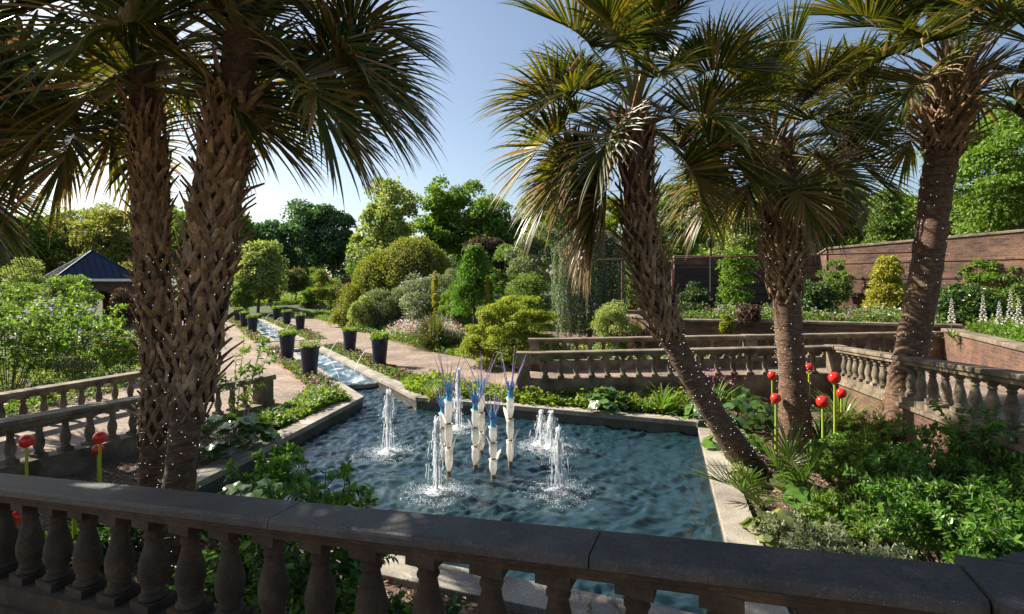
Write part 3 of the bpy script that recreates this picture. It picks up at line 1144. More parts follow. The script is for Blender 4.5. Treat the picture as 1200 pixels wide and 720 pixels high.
# ------------------------------------------------------------------ pavilion far left
def pavilion():
    ctr = D(108, 36)
    c = Vector((ctr.x, ctr.y, 0))
    t = thing('garden_pavilion', 'small brick pavilion with arched openings and a blue seamed metal roof', 'pavilion', c)
    rz = R(50)
    ca, sa = math.cos(rz), math.sin(rz)
    W = lambda x, y, z: (c.x + x * ca - y * sa, c.y + x * sa + y * ca, z)
    hs, ze, za = 2.0, ZH(329, 36), ZH(294, 36)
    walls = MB()
    # each side: wall with a round arch opening
    for k in range(4):
        a = k * math.pi / 2
        def S(x, z, d=hs):
            return W(x * math.cos(a) + d * math.sin(a), x * math.sin(a) - d * math.cos(a), z)
        arch = [(-.95, 0)] + [(-.95 * math.cos(q), 1.45 + .95 * math.sin(q)) for q in np.linspace(0, math.pi, 13)] + [(.95, 0)]
        outl = [(-hs, 0), (-hs, ze), (hs, ze), (hs, 0)]
        loop = [Vector((p[0], p[1], 0)) for p in outl + arch[::-1]]
        tri = tessellate_polygon([loop])
        for d in (hs, hs - .3):
            walls.add([S(p.x, p.y, d) for p in loop], [t_ for t_ in tri])
        inn = [S(p[0], p[1], hs) for p in arch] + [S(p[0], p[1], hs - .3) for p in arch]
        m_ = len(arch)
        walls.add(inn, [(i, i + 1, m_ + i + 1, m_ + i) for i in range(m_ - 1)])
    walls.build('arched_wall', M['brick'], t)
    m_roof = plain('roof_blue', (0.012, 0.030, 0.060), 0.6, 0.25, 3, 0.2)
    rf = MB()
    ho = hs + .35
    cs = [W(-ho, -ho, ze + .12), W(ho, -ho, ze + .12), W(ho, ho, ze + .12), W(-ho, ho, ze + .12)]
    ap = W(0, 0, za)
    rf.add(cs + [ap], [(0, 1, 4), (1, 2, 4), (2, 3, 4), (3, 0, 4), (3, 2, 1, 0)])
    for k in range(4):
        p, q = Vector(cs[k]), Vector(cs[(k + 1) % 4])
        A_ = Vector(ap)
        rf.tube([p + Vector((0, 0, .02)), A_ + Vector((0, 0, .02))], .05, 5)
        for j in range(1, 12):
            f = j / 12
            e = p.lerp(q, f)
            hip = A_.lerp(p, 1 - 0) if False else None
            g = 1 - abs(2 * f - 1)
            top = e.lerp(A_ + (e - (p + q) / 2) * 0, 0)
            # seam runs straight up the slope until it meets the hip
            mid = (p + q) / 2
            up = (A_ - mid)
            top = e + up * g
            rf.bar(e + Vector((0, 0, .03)), top + Vector((0, 0, .03)), .035, .06)
    rf.build('roof', m_roof, t)
    fa_ = MB()
    for k in range(4):
        p, q = Vector(cs[k]), Vector(cs[(k + 1) % 4])
        fa_.bar(p - Vector((0, 0, .09)), q - Vector((0, 0, .09)), .06, .17)
    fa_.build('fascia', plain('white_paint', (0.75, 0.76, 0.78), 0.5), t)
    fi = MB()
    fi.lathe([(.07, 0), (.09, .05), (.03, .1), (.03, .35), (.01, .5)], Vector(ap), 8)
    fi.build('finial', m_roof, t)


pavilion()
# ------------------------------------------------------------------ palms
def norm(v):
    return v / np.maximum(1e-9, np.linalg.norm(v, axis=-1, keepdims=True))


def frond_mesh(name, elev, mats, seed, lp=1.15, lb=1.0, nseg=68, droop=1.0, dry=0.0, width=.034):
    """one fan leaf growing out of the origin along +X at the given elevation; material 0 petiole, 1 leaf, 2 dry leaf"""
    rg = np.random.default_rng(seed)
    V, Fq, mi = [], [], []
    # petiole, bending under its weight
    p = np.array([0., 0., 0.])
    e = elev
    pts = [p.copy()]
    dirs = []
    n = 9
    bend = rg.uniform(.35, .6) * droop
    for i in range(n):
        d = np.array([math.cos(e), 0, math.sin(e)])
        dirs.append(d)
        p = p + d * lp / n
        pts.append(p.copy())
        e -= bend / n * max(.15, math.cos(e) + .15)
    dirs.append(dirs[-1])
    for i, (q, d) in enumerate(zip(pts, dirs)):
        s = np.array([0, 1., 0])
        u = np.cross(s, d) * -1
        f = i / n
        wd = .042 * (1 - f) ** 1.5 + .014
        th = .016 * (1 - f) + .007
        V += [q - s * wd, q - u * th, q + s * wd, q + u * th]
        if i < n:
            for k in range(4):
                Fq.append((i * 4 + k, i * 4 + (k + 1) % 4, i * 4 + 4 + (k + 1) % 4, i * 4 + 4 + k))
                mi.append(0)
    # costa: continues and curves downward
    base, ed = pts[-1], e
    clen = lb * .55
    nc = 8
    cp, cd = [base], []
    ee = ed
    for i in range(nc):
        d = np.array([math.cos(ee), 0, math.sin(ee)])
        cd.append(d)
        cp.append(cp[-1] + d * clen / nc)
        ee -= (.9 * droop) / nc * max(.2, math.cos(ee) + .1)
    cd.append(cd[-1])
    S = np.array([0, 1., 0])
    twist = rg.normal(0, .25)
    for k in range(nseg):
        t = (k + .5) / nseg * 2 - 1                  # -1..1
        side = 1 if t >= 0 else -1
        a = abs(t)
        # position on costa and the angle from it
        cpos = (1 - a) ** 1.3 * nc
        i0 = min(nc - 1, int(cpos))
        q = cp[i0] + (cp[i0 + 1] - cp[i0]) * (cpos - i0)
        d0 = cd[i0]
        up = np.cross(d0, S)
        up = up if up[2] > 0 else -up
        if elev < -1.2:
            up = np.array([1., 0, .2])
        ang = R(5 + 122 * a ** .95) + rg.normal(0, .03)
        fold = .42 + .3 * rg.random()
        lat = S * side * math.cos(fold) + up * math.sin(fold)
        lat = lat * math.cos(twist * .3) + up * math.sin(twist * .3) * side
        d = d0 * math.cos(ang) + lat * math.sin(ang)
        ln = lb * (1.0 - .30 * a ** 2.2) * rg.uniform(.88, 1.06) * (.80 + .2 * (1 - a))
        wv = np.cross(d, up)
        wv = wv / np.linalg.norm(wv)
        tip_dry = rg.random() < dry
        stiff = rg.uniform(.7, 1.4) * droop
        q = q.copy()
        b0 = len(V)
        ns = 7
        wob = rg.normal(0, .12)
        for j in range(ns + 1):
            f = j / ns
            wd = width * (.42 + .75 * min(1, f / .35)) if f < .35 else width * 1.17 * (1 - ((f - .35) / .65) ** 1.4) + .0015
            nn = np.cross(wv, d)
            ridge = nn * wd * .35
            V += [q - wv * wd / 2, q + ridge, q + wv * wd / 2]
            if j < ns:
                st = ln / ns
                q = q + d * st
                g = stiff * (.05 + .5 * f ** 1.4 + (.55 * (f - .5) if f > .5 else 0)) * (1.0 if f > .3 else .35)
                d = d + np.array([0, 0, -g * .55]) + wv * wob * .25 * f
                d = d / np.linalg.norm(d)
                wv = wv - d * np.dot(wv, d)
                wv = wv / np.linalg.norm(wv)
                for c in (0, 1):
                    Fq.append((b0 + j * 3 + c, b0 + j * 3 + c + 1, b0 + j * 3 + c + 4, b0 + j * 3 + c + 3))
                    mi.append(2 if (tip_dry or (dry > 0 and f > 1 - dry * rg.uniform(.3, 1.0))) else 1)
    return np_mesh(name, np.array(V), np.array(Fq), mats, mi, smooth=False)


PM = [M['petiole'], M['palm_leaf'], M['palm_dry']]
FR = {}
seed = 100
for key, el, lp, dr, dry, cnt in (('up', 74, .95, .5, .02, 2), ('rise', 50, 1.05, .6, .04, 3), ('mid', 26, 1.05, .7, .14, 3), ('low', 2, .98, .8, .26, 3), ('hang', -24, .9, .9, .35, 2), ('dead', -52, .8, 1.1, .85, 2)):
    FR[key] = []
    for _ in range(cnt):
        seed += 1
        FR[key].append(frond_mesh('frond', R(el), PM, seed, lp=lp, lb=.95 if key != 'dead' else .9, droop=dr, dry=dry))


def path_at(pts, f):
    n = len(pts) - 1
    x = min(n - 1e-6, max(0, f * n))
    i = int(x)
    u = x - i
    p0, p1, p2, p3 = pts[max(0, i - 1)], pts[i], pts[i + 1], pts[min(n, i + 2)]
    return 0.5 * ((2 * p1) + (p2 - p0) * u + (2 * p0 - 5 * p1 + 4 * p2 - p3) * u * u + (3 * p1 - p0 - 3 * p2 + p3) * u ** 3)


def palm(label, line, radii, boots, scale, crown, lights, seed, cap_h=.5, heavy=1.0, boot_len=.3, light_label='', wild=(), bulk=1.0):
    """line = trunk centre points; radii along; boots = (from, to) fraction covered in old leaf bases"""
    rg = random.Random(seed)
    line = [Vector(p) for p in line]
    t = thing('palm_tree', label, 'palm tree', line[0], 'cabbage palms round the pool')
    mb = MB()
    NR_, NS = 60, 22
    vs, fs = [], []
    rad = lambda f: radii[0] + (radii[1] - radii[0]) * min(1, f / .25) if f < .25 else radii[1] + (radii[2] - radii[1]) * (f - .25) / .75
    for i in range(NR_ + 1):
        f = i / NR_
        c = path_at(line, f)
        d = (path_at(line, min(1, f + .02)) - path_at(line, max(0, f - .02))).normalized()
        a = d.orthogonal().normalized() if i == 0 else (pa - d * pa.dot(d)).normalized()
        pa = a
        b = d.cross(a)
        r = rad(f) * (1 + .03 * math.sin(i * 2.1) + rg.uniform(-.02, .02))
        for k in range(NS):
            an = 2 * math.pi * k / NS
            rr = r * (1 + rg.uniform(-.045, .045))
            vs.append(c + (a * math.cos(an) + b * math.sin(an)) * rr)
    for i in range(NR_):
        for k in range(NS):
            k2 = (k + 1) % NS
            fs.append((i * NS + k, i * NS + k2, (i + 1) * NS + k2, (i + 1) * NS + k))
    mb.add(vs, fs, 0, True)
    # old leaf bases: split at the foot, crossing their neighbours
    total = sum((b - a).length for a, b in zip(line[:-1], line[1:]))
    f0, f1 = boots
    ring = .115 / total
    f = f0
    row = 0
    while f < f1:
        c = path_at(line, f)
        d = (path_at(line, min(1, f + .02)) - path_at(line, max(0, f - .02))).normalized()
        a = d.orthogonal().normalized()
        b = d.cross(a)
        r = rad(f)
        per = 8
        for k in range(per):
            if rg.random() < .06:
                continue
            an = 2 * math.pi * (k + .5 * (row % 2) + rg.uniform(-.18, .18)) / per
            o = a * math.cos(an) + b * math.sin(an)
            tg = d.cross(o)
            top = 0.5 + .5 * (f - f0) / max(.01, f1 - f0)
            ln = boot_len * rg.uniform(.45, 1.5) * (.7 + .6 * top)
            wd = .056 * rg.uniform(.75, 1.3) * (.75 + .25 * bulk)
            lean = rg.uniform(.2, .65) + (.25 if boot_len > .5 else 0)
            sk = rg.uniform(-.4, .4)
            q0 = c + o * (r * 1.0) + d * rg.uniform(-.04, .04)
            j = q0 + d * .10 + o * rg.uniform(.045, .085) * bulk + tg * sk * .04
            for sgn in (-1, 1):
                if rg.random() < .08:
                    continue
                foot = q0 - d * rg.uniform(.13, .19) + tg * sgn * rg.uniform(.08, .14) * (.6 + .4 * bulk) + o * -.004
                m_ = (foot + j) / 2 + o * rg.uniform(.02, .045) * bulk
                mb.strap(foot, m_, wd * .6, wd, .024, 1, up=o)
                mb.strap(m_, j, wd, wd * 1.1, .028, 1, up=o)
            dirn = (d * (1 - lean * .45) + o * lean + tg * sk).normalized()
            e1 = j + dirn * ln * .5
            e2 = e1 + (dirn + o * rg.uniform(-.1, .5) + d * rg.uniform(-.2, .3) + tg * rg.uniform(-.3, .3)).normalized() * ln * .5
            mb.strap(j - dirn * .03, e1, wd * 1.25, wd * .95, .034, 1, up=o)
            mb.strap(e1, e2, wd * .95, wd * rg.uniform(.15, .6), .022, 1, up=o)
            for _ in range(2):
                if rg.random() < .5:
                    h0 = j + tg * rg.uniform(-.06, .06)
                    h1 = h0 + (o * .5 + tg * rg.uniform(-.9, .9) - d * rg.uniform(-.2, .8)).normalized() * ln * rg.uniform(.3, .8)
                    mb.strap(h0, h1, wd * .22, .003, .006, 1, up=o)
        f += ring
        row += 1
    # fibrous head
    mb.build('trunk', [M['palm_bark'], M['palm_boot']], t)
    top = line[-1]
    # crown
    n = 0
    ga = 2.39996
    for key, cnt in crown:
        for i in range(cnt):
            n += 1
            me = rg.choice(FR[key])
            o = bpy.data.objects.new('frond', me)
            C.objects.link(o)
            o.parent = t
            off = {'up': .10, 'rise': .0, 'mid': -.14, 'low': -.30, 'hang': -.42, 'dead': -.5}[key] * scale
            o.location = top + Vector((0, 0, off)) - line[0]
            s = scale * rg.uniform(.88, 1.1)
            o.scale = (s, s, s)
            o.rotation_euler = (rg.uniform(-.12, .12), rg.uniform(-.14, .14), n * ga + rg.uniform(-.25, .25))
    for key, az, s in wild:
        o = bpy.data.objects.new('frond', FR[key][0])
        C.objects.link(o)
        o.parent = t
        o.location = top + Vector((0, 0, -.1)) - line[0]
        o.scale = (s, s, s)
        o.rotation_euler = (0, 0, az)
    # string of little lights wound round the trunk
    if not light_label:
        return t
    lt = thing('string_lights', light_label, 'string lights', line[0])
    pts = []
    nb = MB()
    l0, l1 = lights
    turns = 19
    N = 420
    for i in range(N):
        f = l0 + (l1 - l0) * i / N
        c = path_at(line, f)
        d = (path_at(line, min(1, f + .02)) - path_at(line, max(0, f - .02))).normalized()
        a = d.orthogonal().normalized()
        b = d.cross(a)
        an = turns * 2 * math.pi * i / N + rg.uniform(-.1, .1)
        inb = f0 < f < f1
        r = rad(f) * 1.05 + (.05 if inb else .012) + rg.uniform(0, .02)
        p = c + (a * math.cos(an) + b * math.sin(an)) * r
        pts.append(p)
        if rg.random() < .42:
            q = p + (a * math.cos(an) + b * math.sin(an)) * .012 + d * rg.uniform(-.09, .09)
            s = .0052 if line[0].y > 7 else .0036
            nb.add([q + Vector(v) * s for v in ((1, 0, 0), (-1, 0, 0), (0, 1, 0), (0, -1, 0), (0, 0, 1), (0, 0, -1))],
                   [(0, 2, 4), (2, 1, 4), (1, 3, 4), (3, 0, 4), (2, 0, 5), (1, 2, 5), (3, 1, 5), (0, 3, 5)])
    wb = MB()
    wb.tube(pts, .0035, 4, cap=False)
    wb.build('wire', M['black'], lt)
    b_ = nb.build('bulbs', M['bulb'], lt)
    b_['kind'] = 'stuff'
    return t


M['bulb'] = plain('bulb', (1.0, 0.93, 0.80), 0.2, 0.5, emit=.9)

FULL = [('up', 5), ('rise', 9), ('mid', 9), ('low', 9), ('hang', 5)]


def dpx(l):
    return [D(px, dep, ZH(py, dep)) for px, py, dep in l]


palm('thick palm with dark crossing leaf bases, front one of the pair at left',
     [D(206, 5.3, -.1), D(210, 5.3, ZH(568, 5.3)), D(226, 5.3, ZH(440, 5.3)), D(246, 5.3, ZH(300, 5.3)), D(261, 5.3, ZH(190, 5.3)), D(286, 5.3, ZH(34, 5.3))],
     (.165, .140, .165), (.36, .90), 1.06, [('up', 6), ('rise', 13), ('mid', 14), ('low', 6)], (.0, .62), 11, boot_len=.19, bulk=1.0,
     light_label='tiny white string lights wound on the front palm of the left pair', wild=[('low', .15, 1.05), ('low', .55, 1.0), ('low', -.4, 1.05), ('hang', .3, .95)])
palm('leaning brown palm just behind the thick front palm at left, crown over the pavilion',
     [D(172, 6.0, -.1), D(177, 6.0, ZH(560, 6)), D(187, 6.0, ZH(440, 6)), D(179, 6.0, ZH(300, 6)), D(176, 6.0, ZH(200, 6)), D(164, 6.0, ZH(70, 6))],
     (.150, .125, .14), (.30, .90), 1.15, [('up', 6), ('rise', 12), ('mid', 14), ('low', 7)], (.0, .6), 12, boot_len=.14, bulk=.6,
     light_label='tiny string lights on the palm standing behind, left pair', wild=[('hang', 3.3, 1.1), ('hang', 2.9, 1.15), ('low', -2.6, 1.15), ('low', 2.4, 1.15), ('low', 3.1, 1.2)])
palm('palm close by outside the left edge, its crown shading the near rail', [Vector((-7.7, 5.6, -.1)), Vector((-7.75, 5.6, 1.6)), Vector((-7.7, 5.6, 3.2)), Vector((-7.6, 5.6, 5.0))],
     (.22, .17, .19), (.45, .92), 1.1, [('up', 5), ('rise', 10), ('mid', 12), ('low', 6)], (.0, .6), 19, light_label='')
palm('palm beyond the left edge, only its hanging fronds reaching into view', [Vector((-12.3, 10.6, -.1)), Vector((-12.4, 10.6, 1.8)), Vector((-12.3, 10.5, 3.8)), Vector((-12.2, 10.5, 5.7))],
     (.3, .22, .24), (.45, .97), 1.15, [('up', 4), ('rise', 8), ('mid', 9), ('low', 7), ('hang', 4)], (.0, .6), 16, light_label='')
palm('palm leaning steeply over the pool corner, shaggy leaf bases below its crown',
     [D(884, 8.25, -.1), D(846, 8.2, ZH(500, 8.2)), D(800, 8.15, ZH(422, 8.15)), D(768, 8.1, ZH(345, 8.1)), D(748, 8.1, ZH(250, 8.1)), D(745, 8.1, ZH(130, 8.1))],
     (.23, .175, .20), (.50, .97), 1.06, [('up', 5), ('rise', 10), ('mid', 10), ('low', 6)], (.0, .5), 13, boot_len=.27,
     light_label='string lights on the palm that leans over the pool', wild=[('hang', 2.7, 1.15), ('dead', 2.95, 1.35), ('hang', 3.25, 1.3), ('dead', 3.5, 1.2), ('low', 3.0, 1.2), ('dead', 3.2, 1.45), ('hang', 3.6, 1.1), ('dead', 2.75, 1.4),
                                                                          ('hang', .35, 1.2), ('low', -.1, 1.15)])
palm('upright palm with a straight ringed lower trunk among the red glass balls',
     [D(932, 9.4, -.1), D(930, 9.4, ZH(455, 9.4)), D(924, 9.4, ZH(385, 9.4)), D(917, 9.4, ZH(300, 9.4)), D(912, 9.4, ZH(240, 9.4)), D(906, 9.4, ZH(165, 9.4))],
     (.29, .225, .24), (.50, .97), 1.02, [('up', 4), ('rise', 8), ('mid', 9), ('low', 6), ('hang', 2)], (.0, .75), 14, boot_len=.26,
     light_label='string lights round the upright palm among red balls', wild=[('hang', 3.1, 1.1), ('hang', 2.6, 1.15), ('dead', -.3, 1.1), ('hang', .3, 1.15), ('hang', -2.4, 1.05), ('hang', -.9, 1.1)])
palm('tall dark palm with a smooth leaning trunk in front of the large balusters',
     [D(1046, 9.2, -.1), D(1066, 9.2, ZH(420, 9.2)), D(1085, 9.2, ZH(320, 9.2)), D(1096, 9.2, ZH(230, 9.2)), D(1106, 9.2, ZH(170, 9.2)), D(1118, 9.2, ZH(90, 9.2))],
     (.29, .235, .25), (.79, .99), 1.36, [('up', 6), ('rise', 12), ('mid', 12), ('low', 5)], (.0, .72), 15, boot_len=.62,
     light_label='string lights on the tall palm before the large balusters', wild=[('hang', -.2, 1.2), ('low', 2.9, 1.3), ('hang', -1.2, 1.0)])


# ------------------------------------------------------------------ leaves, trees, shrubs
def leaf_cloud(name, pos, dirn, nrm, L, W, mat, broad=False, rg=rng):
    pos, dirn, nrm = np.asarray(pos), norm(np.asarray(dirn)), norm(np.asarray(nrm))
    N = len(pos)
    nrm = norm(nrm - dirn * (nrm * dirn).sum(-1, keepdims=True))
    side = np.cross(dirn, nrm)
    s = rg.uniform(.65, 1.25, (N, 1))
    L = L * s
    W = W * s
    fold = W * rg.uniform(.05, .3, (N, 1))
    curl = L * rg.uniform(-.05, .25, (N, 1))
    if broad:
        v = [pos, pos + dirn * L * .25 + side * W * .42 + nrm * fold, pos + dirn * L * .62 + side * W * .44 + nrm * fold * .8 - nrm * curl * .3, pos + dirn * L - nrm * curl,
             pos + dirn * L * .62 - side * W * .44 + nrm * fold * .8 - nrm * curl * .3, pos + dirn * L * .25 - side * W * .42 + nrm * fold]
        V = np.stack(v, 1).reshape(-1, 3)
        i = np.arange(N)[:, None] * 6
        Fc = np.concatenate([i + np.array([[0, 1, 2, 3]]), i + np.array([[0, 3, 4, 5]])])
    else:
        v = [pos, pos + dirn * L * .42 + side * W / 2 + nrm * fold, pos + dirn * L - nrm * curl, pos + dirn * L * .42 - side * W / 2 + nrm * fold]
        V = np.stack(v, 1).reshape(-1, 3)
        i = np.arange(N)[:, None] * 4
        Fc = np.concatenate([i + np.array([[0, 1, 2]]), i + np.array([[0, 2, 3]])])
    return V, Fc


def rand_dir(n, rg=rng):
    return norm(rg.normal(size=(n, 3)))


def cloud_mesh(name, parts, mats):
    """parts: list of (V, F, material index)"""
    off = 0
    Vs, Fs, mi = [], [], []
    for V, Fc, k in parts:
        Vs.append(V)
        Fs.append(Fc + off)
        mi.append(np.full(len(Fc), k))
        off += len(V)
    if len({f.shape[1] for f in Fs}) == 1:
        return np_mesh(name, np.concatenate(Vs), [np.concatenate(Fs)], mats, np.concatenate(mi))
    return np_mesh(name, np.concatenate(Vs), Fs, mats, np.concatenate(mi))


def clump_leaves(cen, rad, n, L, W, flat=.8, up=.35, hang=.15, fill=.5, broad=False, rg=rng):
    cen = np.asarray(cen)
    rad = np.broadcast_to(np.asarray(rad, float), (len(cen),))
    idx = np.repeat(np.arange(len(cen)), n)
    d = rand_dir(len(idx), rg)
    d[:, 2] = np.where(d[:, 2] < -.35, -d[:, 2], d[:, 2])
    r = rad[idx] * (fill + (1.06 - fill) * rg.random(len(idx)) ** .6) * (1 + .4 * rg.random(len(idx)) * (rg.random(len(idx)) < .10))
    pos = cen[idx] + d * r[:, None] * np.array([1, 1, flat])
    nrm = d + np.array([0, 0, up]) + .55 * rg.normal(size=d.shape)
    dirn = rand_dir(len(idx), rg) + d * .6 + np.array([0, 0, -hang])
    return leaf_cloud('x', pos, dirn, nrm, L, W, None, broad, rg)


def crown_centres(kind, n, rx, rz, rg):
    """points about the origin of a crown spanning -rz..rz"""
    P = []
    lump = [(norm(rg.normal(size=3)), rg.uniform(.55, 1.22)) for _ in range(9)]
    while len(P) < n:
        d = norm(rg.normal(size=3))
        q = rg.uniform(.45, 1) ** .5
        k = 1.0
        for ld, lv in lump:
            k += (lv - 1) * max(0, float(d @ ld)) ** 3 * 1.4
        p = d * q * k
        if kind == 'cone':
            z = rg.uniform(-1, 1)
            r = (1 - z) / 2 * .95 + .05
            an = rg.uniform(0, 6.283)
            q = rg.uniform(.5, 1)
            p = np.array([math.cos(an) * r * q, math.sin(an) * r * q, z])
        elif kind == 'dome':
            p = d * rg.uniform(.78, .96) * k
            p[2] = abs(p[2]) * 2 - 1
        elif kind == 'spread':
            an = rg.uniform(0, 6.283)
            r = rg.random() ** .5
            z = (1 - r ** 2) * .95 * rg.uniform(-.3, 1.0) - rg.uniform(0, .45) * r
            p = np.array([math.cos(an) * r, math.sin(an) * r, z])
        elif kind == 'column':
            an = rg.uniform(0, 6.283)
            z = rg.uniform(-1, 1)
            r = math.sqrt(max(0.02, 1 - abs(z) ** 2.6)) * rg.uniform(.5, 1)
            p = np.array([math.cos(an) * r, math.sin(an) * r, z])
        elif kind == 'open':
            p = d * rg.uniform(.25, 1.05)
            p[2] = p[2] * (1 if p[2] > 0 else .85)
        P.append(p * np.array([rx, rx, rz]))
    return np.array(P)


def branch_mesh(base, top, r0, cents, nlimb, rg, name='trunk', bend=.12):
    mb = MB()
    base, top = Vector(base), Vector(top)
    L = (top - base).length
    jit = lambda s: Vector((rg.normal(), rg.normal(), 0)) * s
    pts = [base, base.lerp(top, .3) + jit(L * bend * .3), base.lerp(top, .65) + jit(L * bend * .4), top]
    mb.tube(pts, [r0 * 1.3, r0, r0 * .7, r0 * .3], 8)
    idx = rg.choice(len(cents), min(nlimb, len(cents)), replace=False)
    for i in idx:
        c = Vector(cents[i])
        f = rg.uniform(.3, .9)
        s = path_at([Vector(p) for p in pts], f)
        m_ = s.lerp(c, .5) + Vector((0, 0, (c - s).length * .1))
        mb.tube([s, m_, c], [r0 * .5 * (1.1 - f * .6), r0 * .28, r0 * .08], 5)
    return mb


def tree(name, label, cat, px, depth, ytop, ybot, hw, kind, mat, n_cl=60, cr=.26, per=170, leaf=.28, trunk_f=.35, limbs=12, group=None, flat=.8, extra=None, hang=.15, zbase=None, cx=0, dens=1.0, fill=.5, barkm='bark', trunk_r=None, seed=None, up=.35, crown_bottom=None, broad=False):
    """photo pixels give the outline: crown from ytop to ybot, half width hw"""
    sd_ = seed if seed is not None else int(px * 7 + depth * 13 + ytop) % 99991
    rg = np.random.default_rng(sd_)
    s = depth / F
    zt, zb = ZH(ytop, depth), ZH(ybot, depth)
    gz = zbase if zbase is not None else GZ + ground_z((px - 600) * s, depth)
    zc0 = max(zb, gz + .02)
    if cat in ('shrub', 'conifer') or kind == 'dome':
        zc0 = gz + .02
    if crown_bottom is not None:
        zc0 = crown_bottom
    rx, rz = hw * s, (zt - zc0) / 2
    loc = D(px, depth, gz)
    t = thing(name, label, cat, loc, group)
    crad = cr * min(rx, max(rz, rx * .6))
    cc = crown_centres(kind, n_cl, max(.05, rx - crad * .8), max(.05, rz - crad * .6), rg)
    cen = cc + np.array([0, 0, (zt + zc0) / 2 - gz])
    rads = crad * rg.uniform(.55, 1.45, n_cl)
    parts = [(*clump_leaves(cen, rads, int(per * dens), leaf, leaf * .62, flat, up, hang, fill, broad, rg), 0)]
    mats = [M[mat]]
    if extra:
        em, cnt, sz = extra
        k = rg.choice(len(cen), cnt)
        d = rand_dir(cnt, rg)
        d[:, 2] = np.abs(d[:, 2])
        pos = cen[k] + d * rads[k][:, None] * 1.03
        parts.append((*leaf_cloud('x', pos, rand_dir(cnt, rg), d, sz, sz * .8, None, broad, rg), 1))
        mats.append(M[em])
    tr = trunk_r or max(.02, rx * .045)
    mb = branch_mesh((0, 0, -.15), (0, 0, (zt + zc0) / 2 - gz + rz * .35), tr, cen, limbs, rg)
    link('trunk', mb.mesh('trunk', M[barkm]), t)
    link('crown', cloud_mesh('crown', parts, mats), t)
    return t


def strap_mesh(name, n, length, width, spread, arch, mat, seed, segs=6, ring=.05, mats=None, mi=None):
    """clump of arching blades rising from the origin"""
    rg = np.random.default_rng(seed)
    V, Fq = [], []
    for k in range(n):
        an = rg.uniform(0, 6.283)
        el = R(90) - abs(rg.normal(0, spread))
        ln = length * rg.uniform(.6, 1.1)
        o = np.array([math.cos(an), math.sin(an), 0])
        sd_ = np.array([-math.sin(an), math.cos(an), 0])
        p = o * ring * rg.random()
        b0 = len(V)
        for j in range(segs + 1):
            f = j / segs
            w_ = width * (1 - f ** 2.2) * .5 + .001
            V += [p - sd_ * w_, p + sd_ * w_]
            d = o * math.cos(el) + np.array([0, 0, math.sin(el)])
            p = p + d * ln / segs
            el -= arch * rg.uniform(.6, 1.3) / segs * (.4 + 1.4 * f)
            if j < segs:
                Fq.append((b0 + 2 * j, b0 + 2 * j + 1, b0 + 2 * j + 3, b0 + 2 * j + 2))
    return np_mesh(name, np.array(V), np.array(Fq), mat)


def disc_leaf_mesh(name, n, R_, h, lsize, mat, seed, wav=.25):
    """clump of round, wavy leaves on stems (leaf blades in one mesh)"""
    rg = np.random.default_rng(seed)
    V, Fc = [], []
    S = MB()
    for k in range(n):
        an = rg.uniform(0, 6.283)
        q = rg.random() ** .5
        c = np.array([math.cos(an) * R_ * q, math.sin(an) * R_ * q, h * (1 - .55 * q * q) * rg.uniform(.65, 1.1)])
        nr = norm(np.array([math.cos(an) * q * .7, math.sin(an) * q * .7, 1.0]) + rg.normal(size=3) * .28)
        a = norm(np.cross(nr, np.array([.3, .9, .1]) + rg.normal(size=3) * .3))
        b = np.cross(nr, a)
        r = lsize * rg.uniform(.6, 1.15)
        b0 = len(V)
        V.append(c)
        ph = rg.uniform(0, 6)
        m_ = 14
        for j in range(m_):
            t = (j + .5) / m_ * 6.283
            rr = r * (1 - .55 * math.exp(-((t - 3.14159) / .33) ** 2) + .05 * math.sin(5 * t + ph))
            V.append(c + (a * math.cos(t) + b * math.sin(t)) * rr * .62 + nr * r * .10)
        for j in range(m_):
            t = (j + .5) / m_ * 6.283
            rr = r * (1 - .55 * math.exp(-((t - 3.14159) / .33) ** 2) + .05 * math.sin(5 * t + ph))
            V.append(c + (a * math.cos(t) + b * math.sin(t)) * rr + nr * r * (wav * math.sin(4 * t + ph) * .5 + .06))
        for j in range(m_):
            j2 = (j + 1) % m_
            Fc.append((b0, b0 + 1 + j, b0 + 1 + j2, b0 + 1 + j2))
            Fc.append((b0 + 1 + j, b0 + 1 + m_ + j, b0 + 1 + m_ + j2, b0 + 1 + j2))
        S.tube([(c[0] * .25, c[1] * .25, 0), (c[0] * .8, c[1] * .8, c[2] * .6), tuple(c)], .006, 4, cap=False)
    tris = np.array([f[:3] for f in Fc if f[2] == f[3]])
    quads = np.array([f for f in Fc if f[2] != f[3]])
    return np_mesh(name, np.array(V), [tris, quads], mat, smooth=True), S


